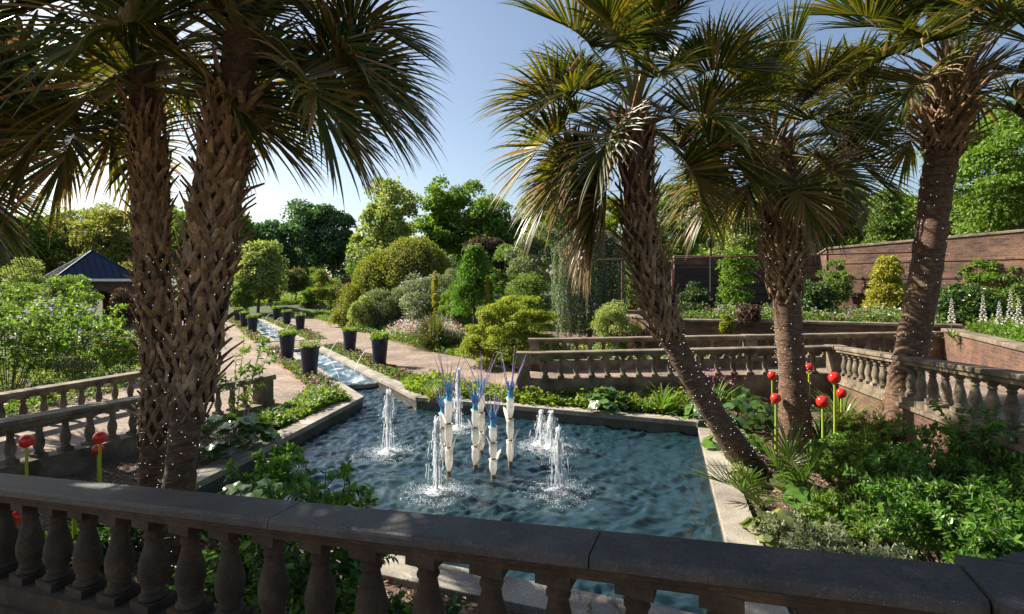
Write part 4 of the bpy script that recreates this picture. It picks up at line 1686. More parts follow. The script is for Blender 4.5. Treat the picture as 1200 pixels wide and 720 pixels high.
def stemmy(name, label, cat, loc, height, radius, nstem, mat, leaf, seed, per=26, wid=.5, group=None, extra=None, lean=.45, start=.3, broad=True, stem_m='bark', droop=.25):
    """shrub of separate leafy stems"""
    rg = np.random.default_rng(seed)
    t = thing(name, label, cat, loc, group)
    S = MB()
    P_, Dn, Nn = [], [], []
    for k in range(nstem):
        an = rg.uniform(0, 6.283)
        q = rg.random() ** .5
        hgt = height * rg.uniform(.6, 1.05) * (1 - .35 * q)
        foot = Vector((math.cos(an) * q * radius * .3, math.sin(an) * q * radius * .3, 0))
        tip = Vector((math.cos(an) * q * radius, math.sin(an) * q * radius, hgt))
        mid = foot.lerp(tip, .5) + Vector((0, 0, hgt * .08))
        pts = [foot, mid, tip]
        S.tube(pts, [.011, .008, .003], 5, cap=False)
        twigs = [(pts, per)]
        for _ in range(4):
            f = rg.uniform(.3, .95)
            s = path_at(pts, f)
            dv = Vector((rg.normal(), rg.normal(), rg.uniform(.1, .9))).normalized() * radius * rg.uniform(.25, .5)
            tp = [s, s + dv * .6 + Vector((0, 0, .02)), s + dv]
            S.tube(tp, [.005, .004, .002], 4, cap=False)
            twigs.append((tp, per))
        for tp, c in twigs:
            for j in range(c):
                f = start + (1 - start) * rg.random() if tp is pts else rg.uniform(.15, 1)
                p = path_at(tp, f)
                d = (tp[-1] - tp[0]).normalized()
                o = Vector(rg.normal(size=3)).normalized()
                o = (o - d * o.dot(d)).normalized()
                P_.append(p)
                Dn.append(o + d * .55 + Vector((0, 0, -droop * rg.random())))
                Nn.append(Vector((0, 0, 1)) + Vector(rg.normal(size=3)) * .45 + d * .2)
    link('stems', S.mesh('stems', M[stem_m]), t)
    parts = [(*leaf_cloud('x', np.array(P_), np.array(Dn), np.array(Nn), leaf, leaf * wid, None, broad, rg), 0)]
    mats = [M[mat]]
    if extra:
        em, cnt, sz = extra
        k = rg.choice(len(P_), cnt)
        parts.append((*leaf_cloud('x', np.array(P_)[k] + np.array([0, 0, .02]), rand_dir(cnt, rg), np.tile([0, 0, 1.], (cnt, 1)), sz, sz * .8, None, broad, rg), 1))
        mats.append(M[em])
    link('foliage', cloud_mesh('foliage', parts, mats), t)
    return t
# ------------------------------------------------------------------ trees beyond the garden
tree('broad_tree', 'dark green tree at the far left edge behind the pavilion roof', 'tree', 15, 58, 236, 336, 52, 'round', 'leaf_mid', 60, .27, 190, .42)
tree('broad_tree', 'olive green bushy tree rising right behind the blue pavilion roof', 'tree', 82, 64, 258, 336, 48, 'round', 'leaf_olive', 60, .27, 190, .40)
tree('broad_tree', 'speckled olive tree between the pavilion roof and the left palms', 'tree', 140, 60, 240, 336, 42, 'open', 'leaf_olive', 60, .25, 190, .36)
tree('broad_tree', 'tree seen through the gap between the two left palm trunks', 'tree', 222, 62, 245, 336, 45, 'round', 'leaf_mid', 50, .27, 170, .42)
tree('round_tree', 'rounded grey green tree just right of the left palms', 'tree', 302, 46, 271, 340, 33, 'round', 'leaf_pale', 90, .26, 200, .24, crown_bottom=.7)
tree('broad_tree', 'large blue green tree with a domed top behind the rounded grey green one', 'tree', 352, 76, 236, 334, 54, 'round', 'leaf_blue', 90, .24, 200, .5)
tree('broad_tree', 'blue green tree whose dome touches the loose yellow green tree', 'tree', 392, 73, 230, 334, 30, 'round', 'leaf_blue', 60, .27, 170, .48)
tree('loose_tree', 'tallest loose yellow green tree against the sky above the clipped dome', 'tree', 456, 60, 200, 338, 48, 'open', 'leaf_pale', 75, .20, 150, .42, limbs=26, trunk_r=.28, flat=.9)
tree('loose_tree', 'mid green open tree right of the tallest yellow green one', 'tree', 517, 65, 208, 338, 36, 'open', 'leaf_fresh', 75, .22, 160, .42, limbs=22, trunk_r=.25)
tree('broad_tree', 'dark tree standing behind the drooping left fronds of the leaning palm', 'tree', 575, 63, 222, 338, 44, 'round', 'leaf_mid', 60, .26, 180, .45)
tree('plum_tree', 'dull purple leaved tree behind the bright green holly cone', 'tree', 572, 44, 262, 340, 30, 'round', 'leaf_plum', 55, .27, 180, .26)
tree('shrub_tree', 'silvery small leaved tree left of the weeping conifer', 'tree', 628, 33, 250, 356, 36, 'round', 'leaf_grey', 70, .24, 210, .15)
tree('broad_tree', 'fresh green tree above the weeping conifer, left of the leaning trunk', 'tree', 660, 50, 200, 334, 46, 'round', 'leaf_fresh', 70, .25, 180, .32)
tree('lime_tree', 'bright yellow green tree immediately left of the shaggy leaning trunk', 'tree', 716, 37, 232, 330, 28, 'column', 'leaf_lime', 70, .3, 170, .2)
tree('broad_tree', 'dark green tree behind the hanging fronds between leaning and upright palms', 'tree', 800, 43, 195, 325, 52, 'round', 'leaf_mid', 70, .25, 180, .32)
tree('broad_tree', 'pale green tree rising behind the slatted fence', 'tree', 868, 46, 215, 325, 46, 'round', 'leaf_pale', 60, .26, 180, .32)
tree('broad_tree', 'dark shaded tree above the tall brick wall', 'tree', 965, 42, 212, 310, 44, 'round', 'leaf_dark', 70, .25, 180, .32)
tree('cone_tree', 'dark green conical evergreen above the wall, left of the tall right palm', 'tree', 1040, 32, 226, 305, 34, 'cone', 'leaf_mid', 70, .28, 190, .2)
tree('broad_tree', 'big bright green tree leaning over the wall at the right edge', 'tree', 1185, 26, 90, 285, 85, 'round', 'leaf_fresh', 130, .2, 260, .2, hang=.6, trunk_r=.3)
tree('broad_tree', 'tree filling the sky behind the upright palm, above the brick wall', 'tree', 915, 55, 176, 310, 54, 'open', 'leaf_mid', 70, .24, 180, .35)

for lab, px, dep, yt, hw, kd, mt in (
        ('tall mid green tree standing far left above the pavilion roof', 52, 70, 228, 40, 'round', 'leaf_mid'),
        ('pale green tree between pavilion and left palm trunks, taller than its neighbours', 120, 72, 232, 36, 'open', 'leaf_pale'),
        ('dark tree filling the gap left of the rounded grey green tree', 268, 66, 248, 34, 'round', 'leaf_mid'),
        ('tall green tree behind the silvery tree and the leaning palm', 618, 66, 214, 42, 'round', 'leaf_fresh'),
        ('tall fresh tree between leaning and upright palm trunks', 830, 62, 196, 46, 'round', 'leaf_mid'),
        ('mid green tree above the wall, right of the upright palm', 1002, 48, 222, 36, 'round', 'leaf_mid'),
        ('bright tree above the wall directly behind the tall palm', 1088, 40, 200, 44, 'round', 'leaf_fresh'),
        ('blue green tree right behind the rounded grey green one, filling the sky gap', 316, 70, 243, 34, 'round', 'leaf_blue'),
        ('olive green tree directly behind the left palm trunks', 190, 66, 240, 36, 'round', 'leaf_olive'),
        ('mid green tree between the mid green open tree and the leaning palm', 548, 68, 212, 36, 'round', 'leaf_mid'),
        ('dark green tree above the wall in the gap right of the upright palm', 968, 52, 178, 42, 'round', 'leaf_mid'),
        ('pale tree left of the dark conical evergreen', 985, 60, 205, 36, 'open', 'leaf_pale')):
    tree('broad_tree', lab, 'tree', px, dep, yt, 330, hw, kd, mt, 65, .25, 180, .36)

# far woodland: reads as one mass
rgw = np.random.default_rng(5)
parts = []
for k in range(46):
    px = -180 + k * 34 + rgw.uniform(-14, 14)
    dep = rgw.uniform(92, 118)
    yt = rgw.uniform(268, 292) if 270 < px < 620 else rgw.uniform(255, 280)
    zt = ZH(yt, dep)
    rx = rgw.uniform(5, 7.5)
    cc = crown_centres('round', 26, rx, zt * .48, rgw) + np.array([*D(px, dep)[:2], zt * .52])
    parts.append((*clump_leaves(cc, rx * .32, 110, .6, .42, rg=rgw), k % 3))
stuff(link('woodland', cloud_mesh('woodland', parts, [M['leaf_mid'], M['leaf_dark'], M['leaf_blue']])), 'distant green woodland closing the view beyond the garden trees', 'woodland')

# ------------------------------------------------------------------ shrubs of the long border
# clipped topiary in two lobes
def topiary():
    t = thing('clipped_hedge', 'large clipped evergreen dome in two joined lobes', 'hedge', D(470, 36, ground_z(-8, 36)))
    rg = np.random.default_rng(8)
    parts = []
    S = MB()
    for px, yt, yb, hw in ((451, 296, 380, 37), (485, 280, 380, 46)):
        c = D(px, 36, 0) - t.location
        zt, zb = ZH(yt, 36), ZH(yb, 36)
        rx, rz = hw * 36 / F, (zt - zb) * .54
        zc = zt - rz
        d = rand_dir(26000, rg)
        d[:, 2] = np.where(d[:, 2] < -.93, -d[:, 2], d[:, 2])
        lump = 1 + .035 * np.sin(d[:, 0] * 9 + px) * np.sin(d[:, 1] * 8) + .05 * np.sin(d[:, 2] * 13 + d[:, 0] * 7) * np.sin(d[:, 1] * 17 + d[:, 0] * 15) + .03 * rg.normal(size=len(d)) * (rg.random(len(d)) < .3)
        pos = np.array([c.x, c.y, zc]) + d * np.array([rx, rx, rz]) * (lump * (1 - .12 * rg.random(len(d)) ** 2))[:, None]
        parts.append((*leaf_cloud('x', pos, rand_dir(len(d), rg) + d * .8, d + .8 * rg.normal(size=d.shape), .14, .075, None, False, rg), 0))
        S.lathe([(rx * .93 * math.cos(a), zc + rz * .93 * math.sin(a)) for a in np.linspace(-1.3, 1.55, 14)], (c.x, c.y, 0), 24)
        S.tube([(c.x, c.y, -.2), (c.x, c.y, zc)], .12, 8)
    link('foliage', cloud_mesh('foliage', parts, [M['leaf_topiary']]), t)
    link('twigs', S.mesh('twigs', plain('twig_dark', (0.03, 0.035, 0.015), 0.9, 0.2, 9, .4)), t)


topiary()
# weeping conifer: hanging curtains of foliage
def weeper():
    px, dep = 690, 26
    t = thing('weeping_conifer', 'blue grey weeping conifer hanging in long curtains left of the pipe trellis', 'tree', D(px, dep, 0))
    rg = np.random.default_rng(21)
    P_, Dn, Nn = [], [], []
    S = MB()
    top0 = ZH(264, dep)
    S.tube([(0, 0, 0), (.2, .1, 1.4), (-.1, .2, top0 - .3)], [.13, .1, .04], 8)
    for k in range(95):
        x = rg.uniform(-1.7, 1.75)
        y = rg.uniform(-.9, .9)
        zt = top0 - .55 * (abs(x - .2) / 1.7) ** 1.5 * 1.6 + rg.uniform(-.35, .12)
        zb = rg.uniform(.15, 1.2)
        S.tube([(x * .3, y * .3, max(.4, zt - .5)), (x * .75, y * .75, zt + .02), (x, y, zt - .1)], [.03, .02, .012], 4, cap=False)
        n = int((zt - zb) * 115)
        z = rg.uniform(zb, zt, n)
        a = rg.uniform(0, 6.283, n)
        rr = .095 * rg.random(n) ** .5 * (1 + .4 * np.sin(z * 5 + k))
        sway = .10 * np.sin((zt - z) * 1.3 + k)
        P_.append(np.stack([x + sway + rr * np.cos(a), y + rr * np.sin(a), z], -1))
        Dn.append(np.stack([np.cos(a) * .7, np.sin(a) * .7, np.full(n, -.9)], -1))
        Nn.append(np.stack([np.cos(a), np.sin(a), np.full(n, .5)], -1) + .4 * rg.normal(size=(n, 3)))
    P_, Dn, Nn = map(np.concatenate, (P_, Dn, Nn))
    link('trunk', S.mesh('trunk', M['bark']), t)
    link('foliage', cloud_mesh('foliage', [(*leaf_cloud('x', P_, Dn, Nn, .10, .05, None, False, rg), 0)], [M['leaf_weep']]), t)


weeper()
tree('holly_tree', 'bright glossy green cone shaped evergreen left of the golden maple', 'tree', 556, 25, 288, 372, 40, 'cone', 'leaf_holly', 90, .24, 190, .11, zbase=GZ)
t = tree('japanese_maple', 'low spreading golden green maple at the bend of the path', 'tree', 600, 18.6, 336, 418, 70, 'dome', 'leaf_maple', 190, .20, 230, .085, flat=.36, up=1.0, hang=.3, limbs=40, trunk_r=.06, zbase=GZ)
tree('round_shrub', 'leafy pale green shrub right of the golden maple', 'shrub', 722, 20.5, 344, 398, 36, 'round', 'leaf_pale', 70, .25, 190, .08, zbase=GZ)
tree('box_shrub', 'trimmed low green mound left of the silvery shrub, far along the border', 'shrub', 408, 34.5, 333, 360, 23, 'dome', 'leaf_topiary', 60, .3, 200, .1)
tree('silver_shrub', 'silvery white mounded shrub in front of the clipped dome', 'shrub', 440, 32.5, 332, 362, 25, 'dome', 'leaf_grey', 60, .3, 190, .1)
tree('flowering_shrub', 'open grey green shrub with white flowers below the clipped dome', 'shrub', 497, 31, 318, 374, 32, 'open', 'leaf_grey', 70, .25, 170, .10, extra=('petal_white', 900, .10))
tree('round_shrub', 'low green bush behind the spiky plant, next to the holly cone', 'shrub', 540, 28, 345, 378, 20, 'round', 'leaf_mid', 45, .3, 180, .09, zbase=GZ)
tree('weeping_sapling', 'small bright yellow green weeping tree by the far pots', 'tree', 376, 44, 316, 360, 11, 'column', 'leaf_lime', 40, .4, 160, .12, hang=.9)
tree('flowering_shrub', 'small dark tree topped with orange flowers beyond the far pots', 'tree', 346, 52, 312, 346, 19, 'round', 'leaf_dark', 50, .3, 150, .14, extra=('petal_orange', 500, .16))
tree('flowering_shrub', 'white flowering bush at the far end of the rill', 'shrub', 318, 58, 322, 350, 17, 'round', 'leaf_pale', 45, .3, 150, .14, extra=('petal_white', 600, .16))
tree('round_shrub', 'yellow green bush at the far end beyond the last pot', 'shrub', 345, 62, 332, 351, 16, 'dome', 'leaf_lime', 40, .3, 150, .14)
tree('round_shrub', 'dark green bush just left of the clipped mound', 'shrub', 372, 62, 318, 346, 17, 'round', 'leaf_mid', 45, .3, 150, .15)
tree('round_shrub', 'feathery grey bush between silvery shrub and white flowers', 'shrub', 468, 32.5, 330, 366, 20, 'open', 'leaf_grey', 45, .3, 150, .1)
tree('round_shrub', 'broad green shrub below the silvery tree', 'shrub', 622, 28, 322, 372, 34, 'round', 'leaf_mid', 60, .26, 190, .1, zbase=GZ)
tree('round_shrub', 'shaded green shrub at the left foot of the leaning palm, by the trellis post', 'shrub', 762, 23.5, 340, 378, 26, 'round', 'leaf_dark', 50, .28, 170, .1, zbase=GZ)


for lab, px, dep, yt, yb, hw, kd, mt, lf, ex in (
        ('leafy green shrub between the far pots and the trimmed mound', 388, 48, 326, 352, 18, 'round', 'leaf_pale', .13, None),
        ('dense green shrub behind the weeping sapling', 360, 66, 308, 344, 22, 'round', 'leaf_mid', .16, None),
        ('rounded bright shrub right of the white flowering shrub, under the holly', 528, 29, 338, 376, 17, 'round', 'leaf_fresh', .09, None),
        ('grey leaved shrub filling the gap beside the golden spire', 483, 33, 344, 366, 16, 'dome', 'leaf_grey', .09, None),
        ('green hedge like shrub far behind the clipped dome, left part', 425, 52, 312, 348, 22, 'round', 'leaf_fresh', .13, None),
        ('bushy green tree between holly cone and silvery tree', 592, 40, 278, 345, 22, 'round', 'leaf_mid', .14, None),
        ('tall pale shrub to the right of the weeping conifer, at the trellis', 742, 27.5, 300, 360, 18, 'open', 'leaf_pale', .10, None),
        ('pale shrub at the far left end beyond the saplings', 30, 34, 300, 350, 34, 'round', 'leaf_pale', .14, None),
        ('pale bush with white bloom at the far end, left of the last pot', 297, 56, 322, 352, 20, 'round', 'leaf_pale', .14, None),
        ('dark green shrub at the foot of the rounded grey green tree', 284, 44, 326, 358, 16, 'round', 'leaf_mid', .12, None),
        ('low pale shrub right of the rounded grey green tree', 318, 49, 328, 356, 15, 'open', 'leaf_grey', .12, None),
        ('dark leafy bush at the far end behind the last pot', 330, 64, 315, 350, 20, 'round', 'leaf_mid', .15, None),
        ('low bright bush left of the weeping sapling, far end', 362, 50, 333, 354, 14, 'dome', 'leaf_fresh', .12, None),
        ('tall leafy shrub hiding the right foot of the clipped dome', 522, 32, 312, 368, 22, 'round', 'leaf_grey', .10, None),
        ('fresh green bush behind the left part of the white drift', 424, 31.5, 345, 368, 17, 'dome', 'leaf_pale', .10, None),
        ('olive shrub behind the pavilion on its right', 165, 44, 300, 345, 30, 'round', 'leaf_olive', .16, None)):
    tree('border_shrub', lab, 'shrub', px, dep, yt, yb, hw, kd, mt, 55, .28, 170, lf)

# spiky plant and golden spires
LM('leaf_spike', (0.07, 0.085, 0.03), (0.11, 0.125, 0.045), (0.18, 0.18, 0.07), .3)
p = G(508, 410, GZ)
t = thing('spiky_plant', 'ball shaped spiky yucca like plant beside the golden maple', 'plant', p)
me = strap_mesh('blades', 1300, 1.65, .04, .85, .3, M['leaf_spike'], 4, 5, .3)
link('blades', me, t)
mb = MB()
mb.lathe([(.3, 0), (.38, .15), (.25, .4), (.05, .5)], n=10)
link('crown_base', mb.mesh('crown_base', M['bark']), t)


def spire(label, px, dep, yt, yb, hw):
    tree('golden_spire', label, 'conifer', px, dep, yt, yb, hw, 'column', 'leaf_gold', 46, .9, 90, .07, zbase=GZ, limbs=4, trunk_r=.03, hang=-.8)


spire('slender golden conifer spire rising above the spiky plant', 510, 27, 318, 372, 2.6)
spire('short golden conifer spire in front of the holly cone', 571, 24, 324, 362, 2.2)

# small stone finial on a plinth, bench, brick pier in the far border
p = D(408, 40, ground_z(-12, 40) + GZ)
t = thing('stone_ornament', 'little stone urn ornament in the far border by the trimmed mound', 'ornament', p)
mb = MB()
mb.box((0, 0, .25), (.5, .5, .5))
mb.box((0, 0, .53), (.6, .6, .06))
link('plinth', mb.mesh('plinth', M['sandstone']), t)
mb = MB()
mb.lathe([(.10, .56), (.16, .6), (.08, .68), (.20, .85), (.24, .98), (.15, 1.05), (.06, 1.12), (.09, 1.18), (.02, 1.26)], n=14)
link('urn', mb.mesh('urn', M['sandstone']), t)
p = D(410, 50, 1.0)
t = thing('brick_pier', 'square brick pier with a pale cap near the left edge of the clipped dome', 'pier', p)
mb = MB()
mb.box((p.x, p.y, p.z + .9), (1.5, 1.5, 2.7))
mb.build('brickwork', M['old_brick'], t)
mb = MB()
mb.box((p.x, p.y, p.z + 2.33), (1.75, 1.75, .16), taper=.92)
mb.build('pier_cap', M['sandstone'], t)
p = G(487, 358, 0.3)
p = D(487, 33, 0)
t = thing('garden_bench', 'white garden bench half hidden below the white flowering shrub', 'bench', p)
mb = MB()
for k in range(4):
    mb.box((0, -.18 + k * .12, .95 + .45 - .5), (1.4, .09, .035))
link('seat', mb.mesh('seat', plain('bench_white', (.7, .7, .68), .5)), t)
for x in (-.6, .6):
    for y in (-.2, .2):
        mb = MB()
        mb.box((x, y, .4), (.06, .06, .96))
        link('leg', mb.mesh('leg', bpy.data.materials['bench_white']), t)

# ------------------------------------------------------------------ left side: saplings, lilac
stemmy('leafy_sapling', 'sunlit lime green sapling with dark stems, below the pavilion', 'tree', D(82, 16, GZ), 3.4, 1.35, 22, 'leaf_fresh', .125, 61, per=20, wid=.55, lean=.4, start=.3)
stemmy('leafy_sapling', 'leafy bush at the left edge of the picture behind the balustrades', 'tree', D(10, 14.5, GZ), 3.1, 1.3, 26, 'leaf_mid', .125, 62, per=22, wid=.55, start=.2)
stemmy('leafy_sapling', 'sparse sapling touching the left palm trunks', 'tree', D(146, 15.5, GZ), 2.6, .8, 13, 'leaf_fresh', .12, 63, per=20, wid=.55, start=.35)
stemmy('leafy_sapling', 'low leafy stems in front of the lilac bush, between the two saplings', 'tree', D(48, 17.5, GZ), 2.7, 1.2, 18, 'leaf_mid', .12, 64, per=20, wid=.55, start=.25, extra=('petal_lilac', 800, .10))
tree('lilac_bush', 'bush with pale lilac blossom among the left saplings', 'shrub', 60, 19, 348, 425, 52, 'round', 'leaf_mid', 80, .2, 60, .11, limbs=30, zbase=GZ, extra=('petal_lilac', 3200, .085))
tree('dry_shrub', 'low tawny shrub at the foot of the saplings', 'shrub', 142, 19, 388, 430, 26, 'dome', 'leaf_olive', 40, .28, 150, .08, zbase=GZ)
tree('red_shrub', 'reddish leaved shrub in front of the pavilion arch', 'shrub', 143, 27, 338, 375, 17, 'open', 'leaf_plum', 40, .28, 150, .1, zbase=GZ)
tree('round_shrub', 'broad dark shrub row below the pavilion eaves', 'shrub', 60, 30, 316, 372, 60, 'round', 'leaf_mid', 70, .22, 170, .13, zbase=GZ)
stemmy('young_tree', 'overhanging leafy branches at the right side of the left palms', 'tree', D(272, 10.4, GZ), 2.75, .7, 7, 'leaf_mid', .10, 65, per=16, wid=.5, start=.55, lean=.5)

# ------------------------------------------------------------------ right side, raised bed
ZBED = 1.5
tree('gold_conifer', 'golden yellow conifer in front of the tall brick wall', 'conifer', 1040, 19, 299, 362, 33, 'cone', 'leaf_gold', 120, .26, 110, .10, zbase=ZBED, flat=.45, up=.9)
tree('dark_shrub', 'broad dark leaved shrub before the wall, right of the tall palm', 'shrub', 1128, 16.5, 328, 388, 50, 'dome', 'leaf_gloss', 70, .24, 190, .10, zbase=ZBED, extra=('leaf_olive', 500, .10))
tree('dark_shrub', 'dark spiky shrub between the upright palm and the golden conifer', 'shrub', 952, 18.8, 326, 378, 30, 'open', 'leaf_dark', 55, .28, 150, .13, zbase=ZBED)
tree('climbing_shrub', 'tall light green sapling beside the upright palm, in front of the brick wall', 'shrub', 864, 21.5, 292, 376, 22, 'column', 'leaf_fresh', 50, .4, 90, .12, zbase=ZBED)
tree('dark_shrub', 'dusky green shrub with mauve flowers below the black lamp post', 'shrub', 818, 20.5, 328, 372, 30, 'dome', 'leaf_dark', 55, .26, 170, .1, zbase=ZBED, extra=('petal_purple', 120, .09))
tree('red_shrub', 'wine red leaved shrub at the left of the upright palm', 'shrub', 878, 17.6, 350, 384, 17, 'round', 'leaf_plum', 40, .3, 130, .08, zbase=1.2)
tree('round_shrub', 'small yellow green shrub low beside the wine red one', 'shrub', 852, 17.4, 366, 386, 10, 'dome', 'leaf_lime', 30, .35, 130, .07, zbase=1.2)
for lab, px, dep, yt, hw, mt in (('wall shrub climbing the brick left of the golden conifer', 978, 23.2, 306, 20, 'leaf_mid'), ('shrub spilling against the high wall right of the tall palm', 1150, 20.0, 300, 26, 'leaf_fresh'),
                              ('shrub against the high wall at the right edge of the view', 1196, 19.0, 312, 22, 'leaf_mid')):
    tree('wall_shrub', lab, 'shrub', px, dep, yt, 368, hw, 'open', mt, 50, .28, 120, .11, zbase=ZBED)
GF = 'white foxgloves by the wall'
for px, dep, yt, yb, c in ((1115, 13.6, 348, 384, ''), (1152, 13.6, 344, 382, ''), (1171, 13.2, 352, 386, ''), (1184, 13.6, 338, 384, ''), (1194, 13.0, 348, 388, '')):
    z0 = ZBED
    h = ZH(yt, dep) - z0
    t = thing('foxglove', {1115: 'white foxglove spike closest to the tall palm', 1152: 'white foxglove spike at the foot of the dark leaved shrub', 1171: 'short white foxglove between its two taller neighbours',
                           1184: 'tallest white foxglove spike near the right edge', 1194: 'outermost white foxglove spike at the right edge of the view'}[px], 'flower', D(px, dep, z0), GF)
    mb = MB()
    mb.tube([(0, 0, 0), (.01, 0, h)], [.012, .006], 6)
    link('stem', mb.mesh('stem', M['petiole']), t)
    mb = MB()
    for k in range(34):
        f = k / 34
        an = k * 2.4
        r = .035 * (1.15 - f)
        z = h * (.38 + .6 * f)
        q = Vector((math.cos(an) * r, math.sin(an) * r, z))
        e = q + Vector((math.cos(an), math.sin(an), -.7)).normalized() * .05 * (1.2 - f * .8)
        mb.tube([q, e], [.008, .022 * (1.2 - f * .8)], 6, cap=False)
    link('blossom', mb.mesh('blossom', M['petal_white']), t)
    link('leaf_rosette', strap_mesh('leaf_rosette', 16, .3, .07, .8, 1.0, M['leaf_mid'], px), t)

# ------------------------------------------------------------------ low planting (uncountable)
def ground_cover(name, label, cat, poly, n, leafm, leaf, h, seed, flowers=(), z=None, broad=False, tuft=7, leafw=.5, zfun=None):
    rg = np.random.default_rng(seed)
    pts = np.array([(p[0], p[1]) for p in poly])
    lo, hi = pts.min(0), pts.max(0)
    P_ = []
    while len(P_) < n:
        q = rg.uniform(lo, hi, (n * 2, 2))
        k = inside([tuple(p) for p in pts], q[:, 0], q[:, 1])
        P_ += list(q[k])
    P_ = np.array(P_[:n])
    zz = np.array([(z if z is not None else GZ + ground_z(x, y)) for x, y in P_])
    hh = h * (.45 + .75 * np.abs(np.sin(P_[:, 0] * 1.9 + P_[:, 1] * .8)) * rg.uniform(.5, 1, n)) * rg.uniform(.6, 1.1, n)
    base = np.column_stack([P_, zz])
    idx = np.repeat(np.arange(n), tuft)
    d = rand_dir(len(idx), rg)
    d[:, 2] = np.abs(d[:, 2]) * .9 + .1
    pos = base[idx] + np.column_stack([d[:, 0] * hh[idx] * .6, d[:, 1] * hh[idx] * .6, hh[idx] * rg.random(len(idx))])
    parts = [(*leaf_cloud('x', pos, d + .4 * rg.normal(size=d.shape), np.tile([0, 0, 1.], (len(d), 1)) + .6 * rg.normal(size=d.shape), leaf, leaf * leafw, None, broad, rg), 0)]
    mats = [M[leafm]]
    for mi, (fm, cnt, sz) in enumerate(flowers):
        k = rg.choice(n, cnt)
        q = base[k] + np.column_stack([rg.normal(0, h * .25, cnt), rg.normal(0, h * .25, cnt), hh[k] * rg.uniform(.75, 1.25, cnt)])
        parts.append((*leaf_cloud('x', q, rand_dir(cnt, rg), np.array([0, 0, 1.]) + .7 * rg.normal(size=(cnt, 3)), sz, sz * .9, None, broad, rg), mi + 1))
        mats.append(M[fm])
    return stuff(link(name, cloud_mesh(name, parts, mats)), label, cat)


GC = ground_cover
u = UV
GC('bedding_plants', 'low bedding of small purple and green leaves between left kerb and rill', 'bedding', [u(14.7, 2.95), u(25.1, 2.95), u(25.1, 3.5), u(13.9, 3.5), u(13.4, 3.0)], 1500, 'leaf_mid', .10, .22, 1, [('petal_purple', 900, .06), ('petal_pink', 500, .06), ('petal_white', 350, .05), ('leaf_plum', 900, .09)])
GC('bedding_plants', 'low bedding of purple flowers between the rill and the right path', 'bedding', [u(13.9, 5.45), u(25.1, 5.45), u(25.1, 6.15), u(15.6, 6.15)], 1700, 'leaf_mid', .10, .2, 2, [('petal_purple', 1100, .06), ('petal_pink', 500, .06), ('leaf_plum', 1500, .09)])
GC('bedding_plants', 'bedding strip along the left kerb of the far rill', 'bedding', [u(28.1, 2.95), u(48, 2.95), u(48, 3.55), u(28.1, 3.55)], 1800, 'leaf_mid', .12, .22, 3, [('petal_purple', 700, .08), ('petal_pink', 500, .08), ('leaf_plum', 900, .1)])
GC('bedding_plants', 'bedding strip along the right side of the far rill', 'bedding', [u(28.1, 5.4), u(48, 5.4), u(48, 6.2), u(28.1, 6.2)], 1900, 'leaf_mid', .12, .22, 4, [('petal_purple', 700, .08), ('petal_pink', 600, .08), ('leaf_plum', 900, .1)])
GC('bedding_plants', 'light green and pale bedding between path front edge and pool', 'bedding', [u(14.4, 2.9), u(13.2, 3.45), (-4.45, 12.6), (-4.75, 10.6), (-5.35, 10.9), (-5.3, 11.9), (-5.35, 13.6)], 1700, 'leaf_fresh', .11, .26, 5, [('leaf_grey', 1800, .09), ('petal_pink', 250, .05), ('petal_white', 350, .05)])
GC('bedding_plants', 'mixed low green planting along the far edge of the pool', 'bedding', [(-3.3, 15.6), (-2.6, 13.8), (.2, 12.75), (3.9, 11.5), (4.4, 12.9), (.3, 12.95), (-.2, 13.3), (-1.0, 14.6)], 2200, 'leaf_fresh', .12, .36, 6, [('yellow_green', 1600, .10), ('leaf_grey', 800, .08), ('leaf_plum', 350, .09)])
GC('ground_cover', 'yellow green leaves at the left foot of the straight balustrade', 'ground cover', [(-.6, 13.4), (.2, 12.75), (1.3, 12.45), (1.4, 12.8), (.1, 13.0)], 420, 'yellow_green', .11, .2, 7)
GC('flower_drift', 'drift of small white flowers along the middle of the border', 'flowers', [u(27, 10.8), u(46, 10.8), u(46, 15), u(27, 14)], 6500, 'leaf_pale', .13, .75, 8, [('petal_white', 9500, .085)])
GC('ground_cover', 'low fresh green edging plants beside the right path', 'ground cover', [u(30, 9.0), u(49, 9.0), u(49, 10.9), u(30, 10.9)], 5200, 'leaf_fresh', .12, .35, 9, [('leaf_grey', 1800, .1)])
GC('ground_cover', 'grey brown low plants at the path edge behind the right pots', 'ground cover', [u(24, 9.0), u(31, 9.0), u(31, 10.8), u(24, 10.8)], 1600, 'leaf_grey', .10, .35, 10, [('leaf_mid', 2600, .11)])
GC('flower_drift', 'magenta and white flowers left of the spiky plant', 'flowers', [u(21, 9.0), u(27, 9.0), u(27, 11.5), u(21, 11.2)], 2600, 'leaf_mid', .11, .85, 11, [('petal_pink', 1300, .11), ('petal_white', 2200, .09)])
GC('ground_cover', 'low green planting under the maple and the spiky plant', 'ground cover', [u(20.3, 9.0), (-1.9, 20.4), (-.2, 18.6), (.5, 16.4), (4, 16.4), (4.3, 22), (-3, 27)], 3600, 'leaf_mid', .11, .3, 12, [('yellow_green', 2600, .11)])
GC('ground_cover', 'green cover filling the deep border under the far shrubs', 'ground cover', [u(26, 11.5), u(52, 14), u(52, 26), u(26, 24)], 9000, 'leaf_mid', .2, .5, 13, [('leaf_pale', 4000, .15)])
GC('flower_drift', 'yellow and green low flowers closing the far end of the rill', 'flowers', [u(55, -5), u(70, -8), u(70, 18), u(55, 14)], 9000, 'leaf_mid', .2, .5, 14, [('leaf_gold', 2600, .2), ('petal_white', 1500, .16), ('leaf_pale', 5000, .2)])
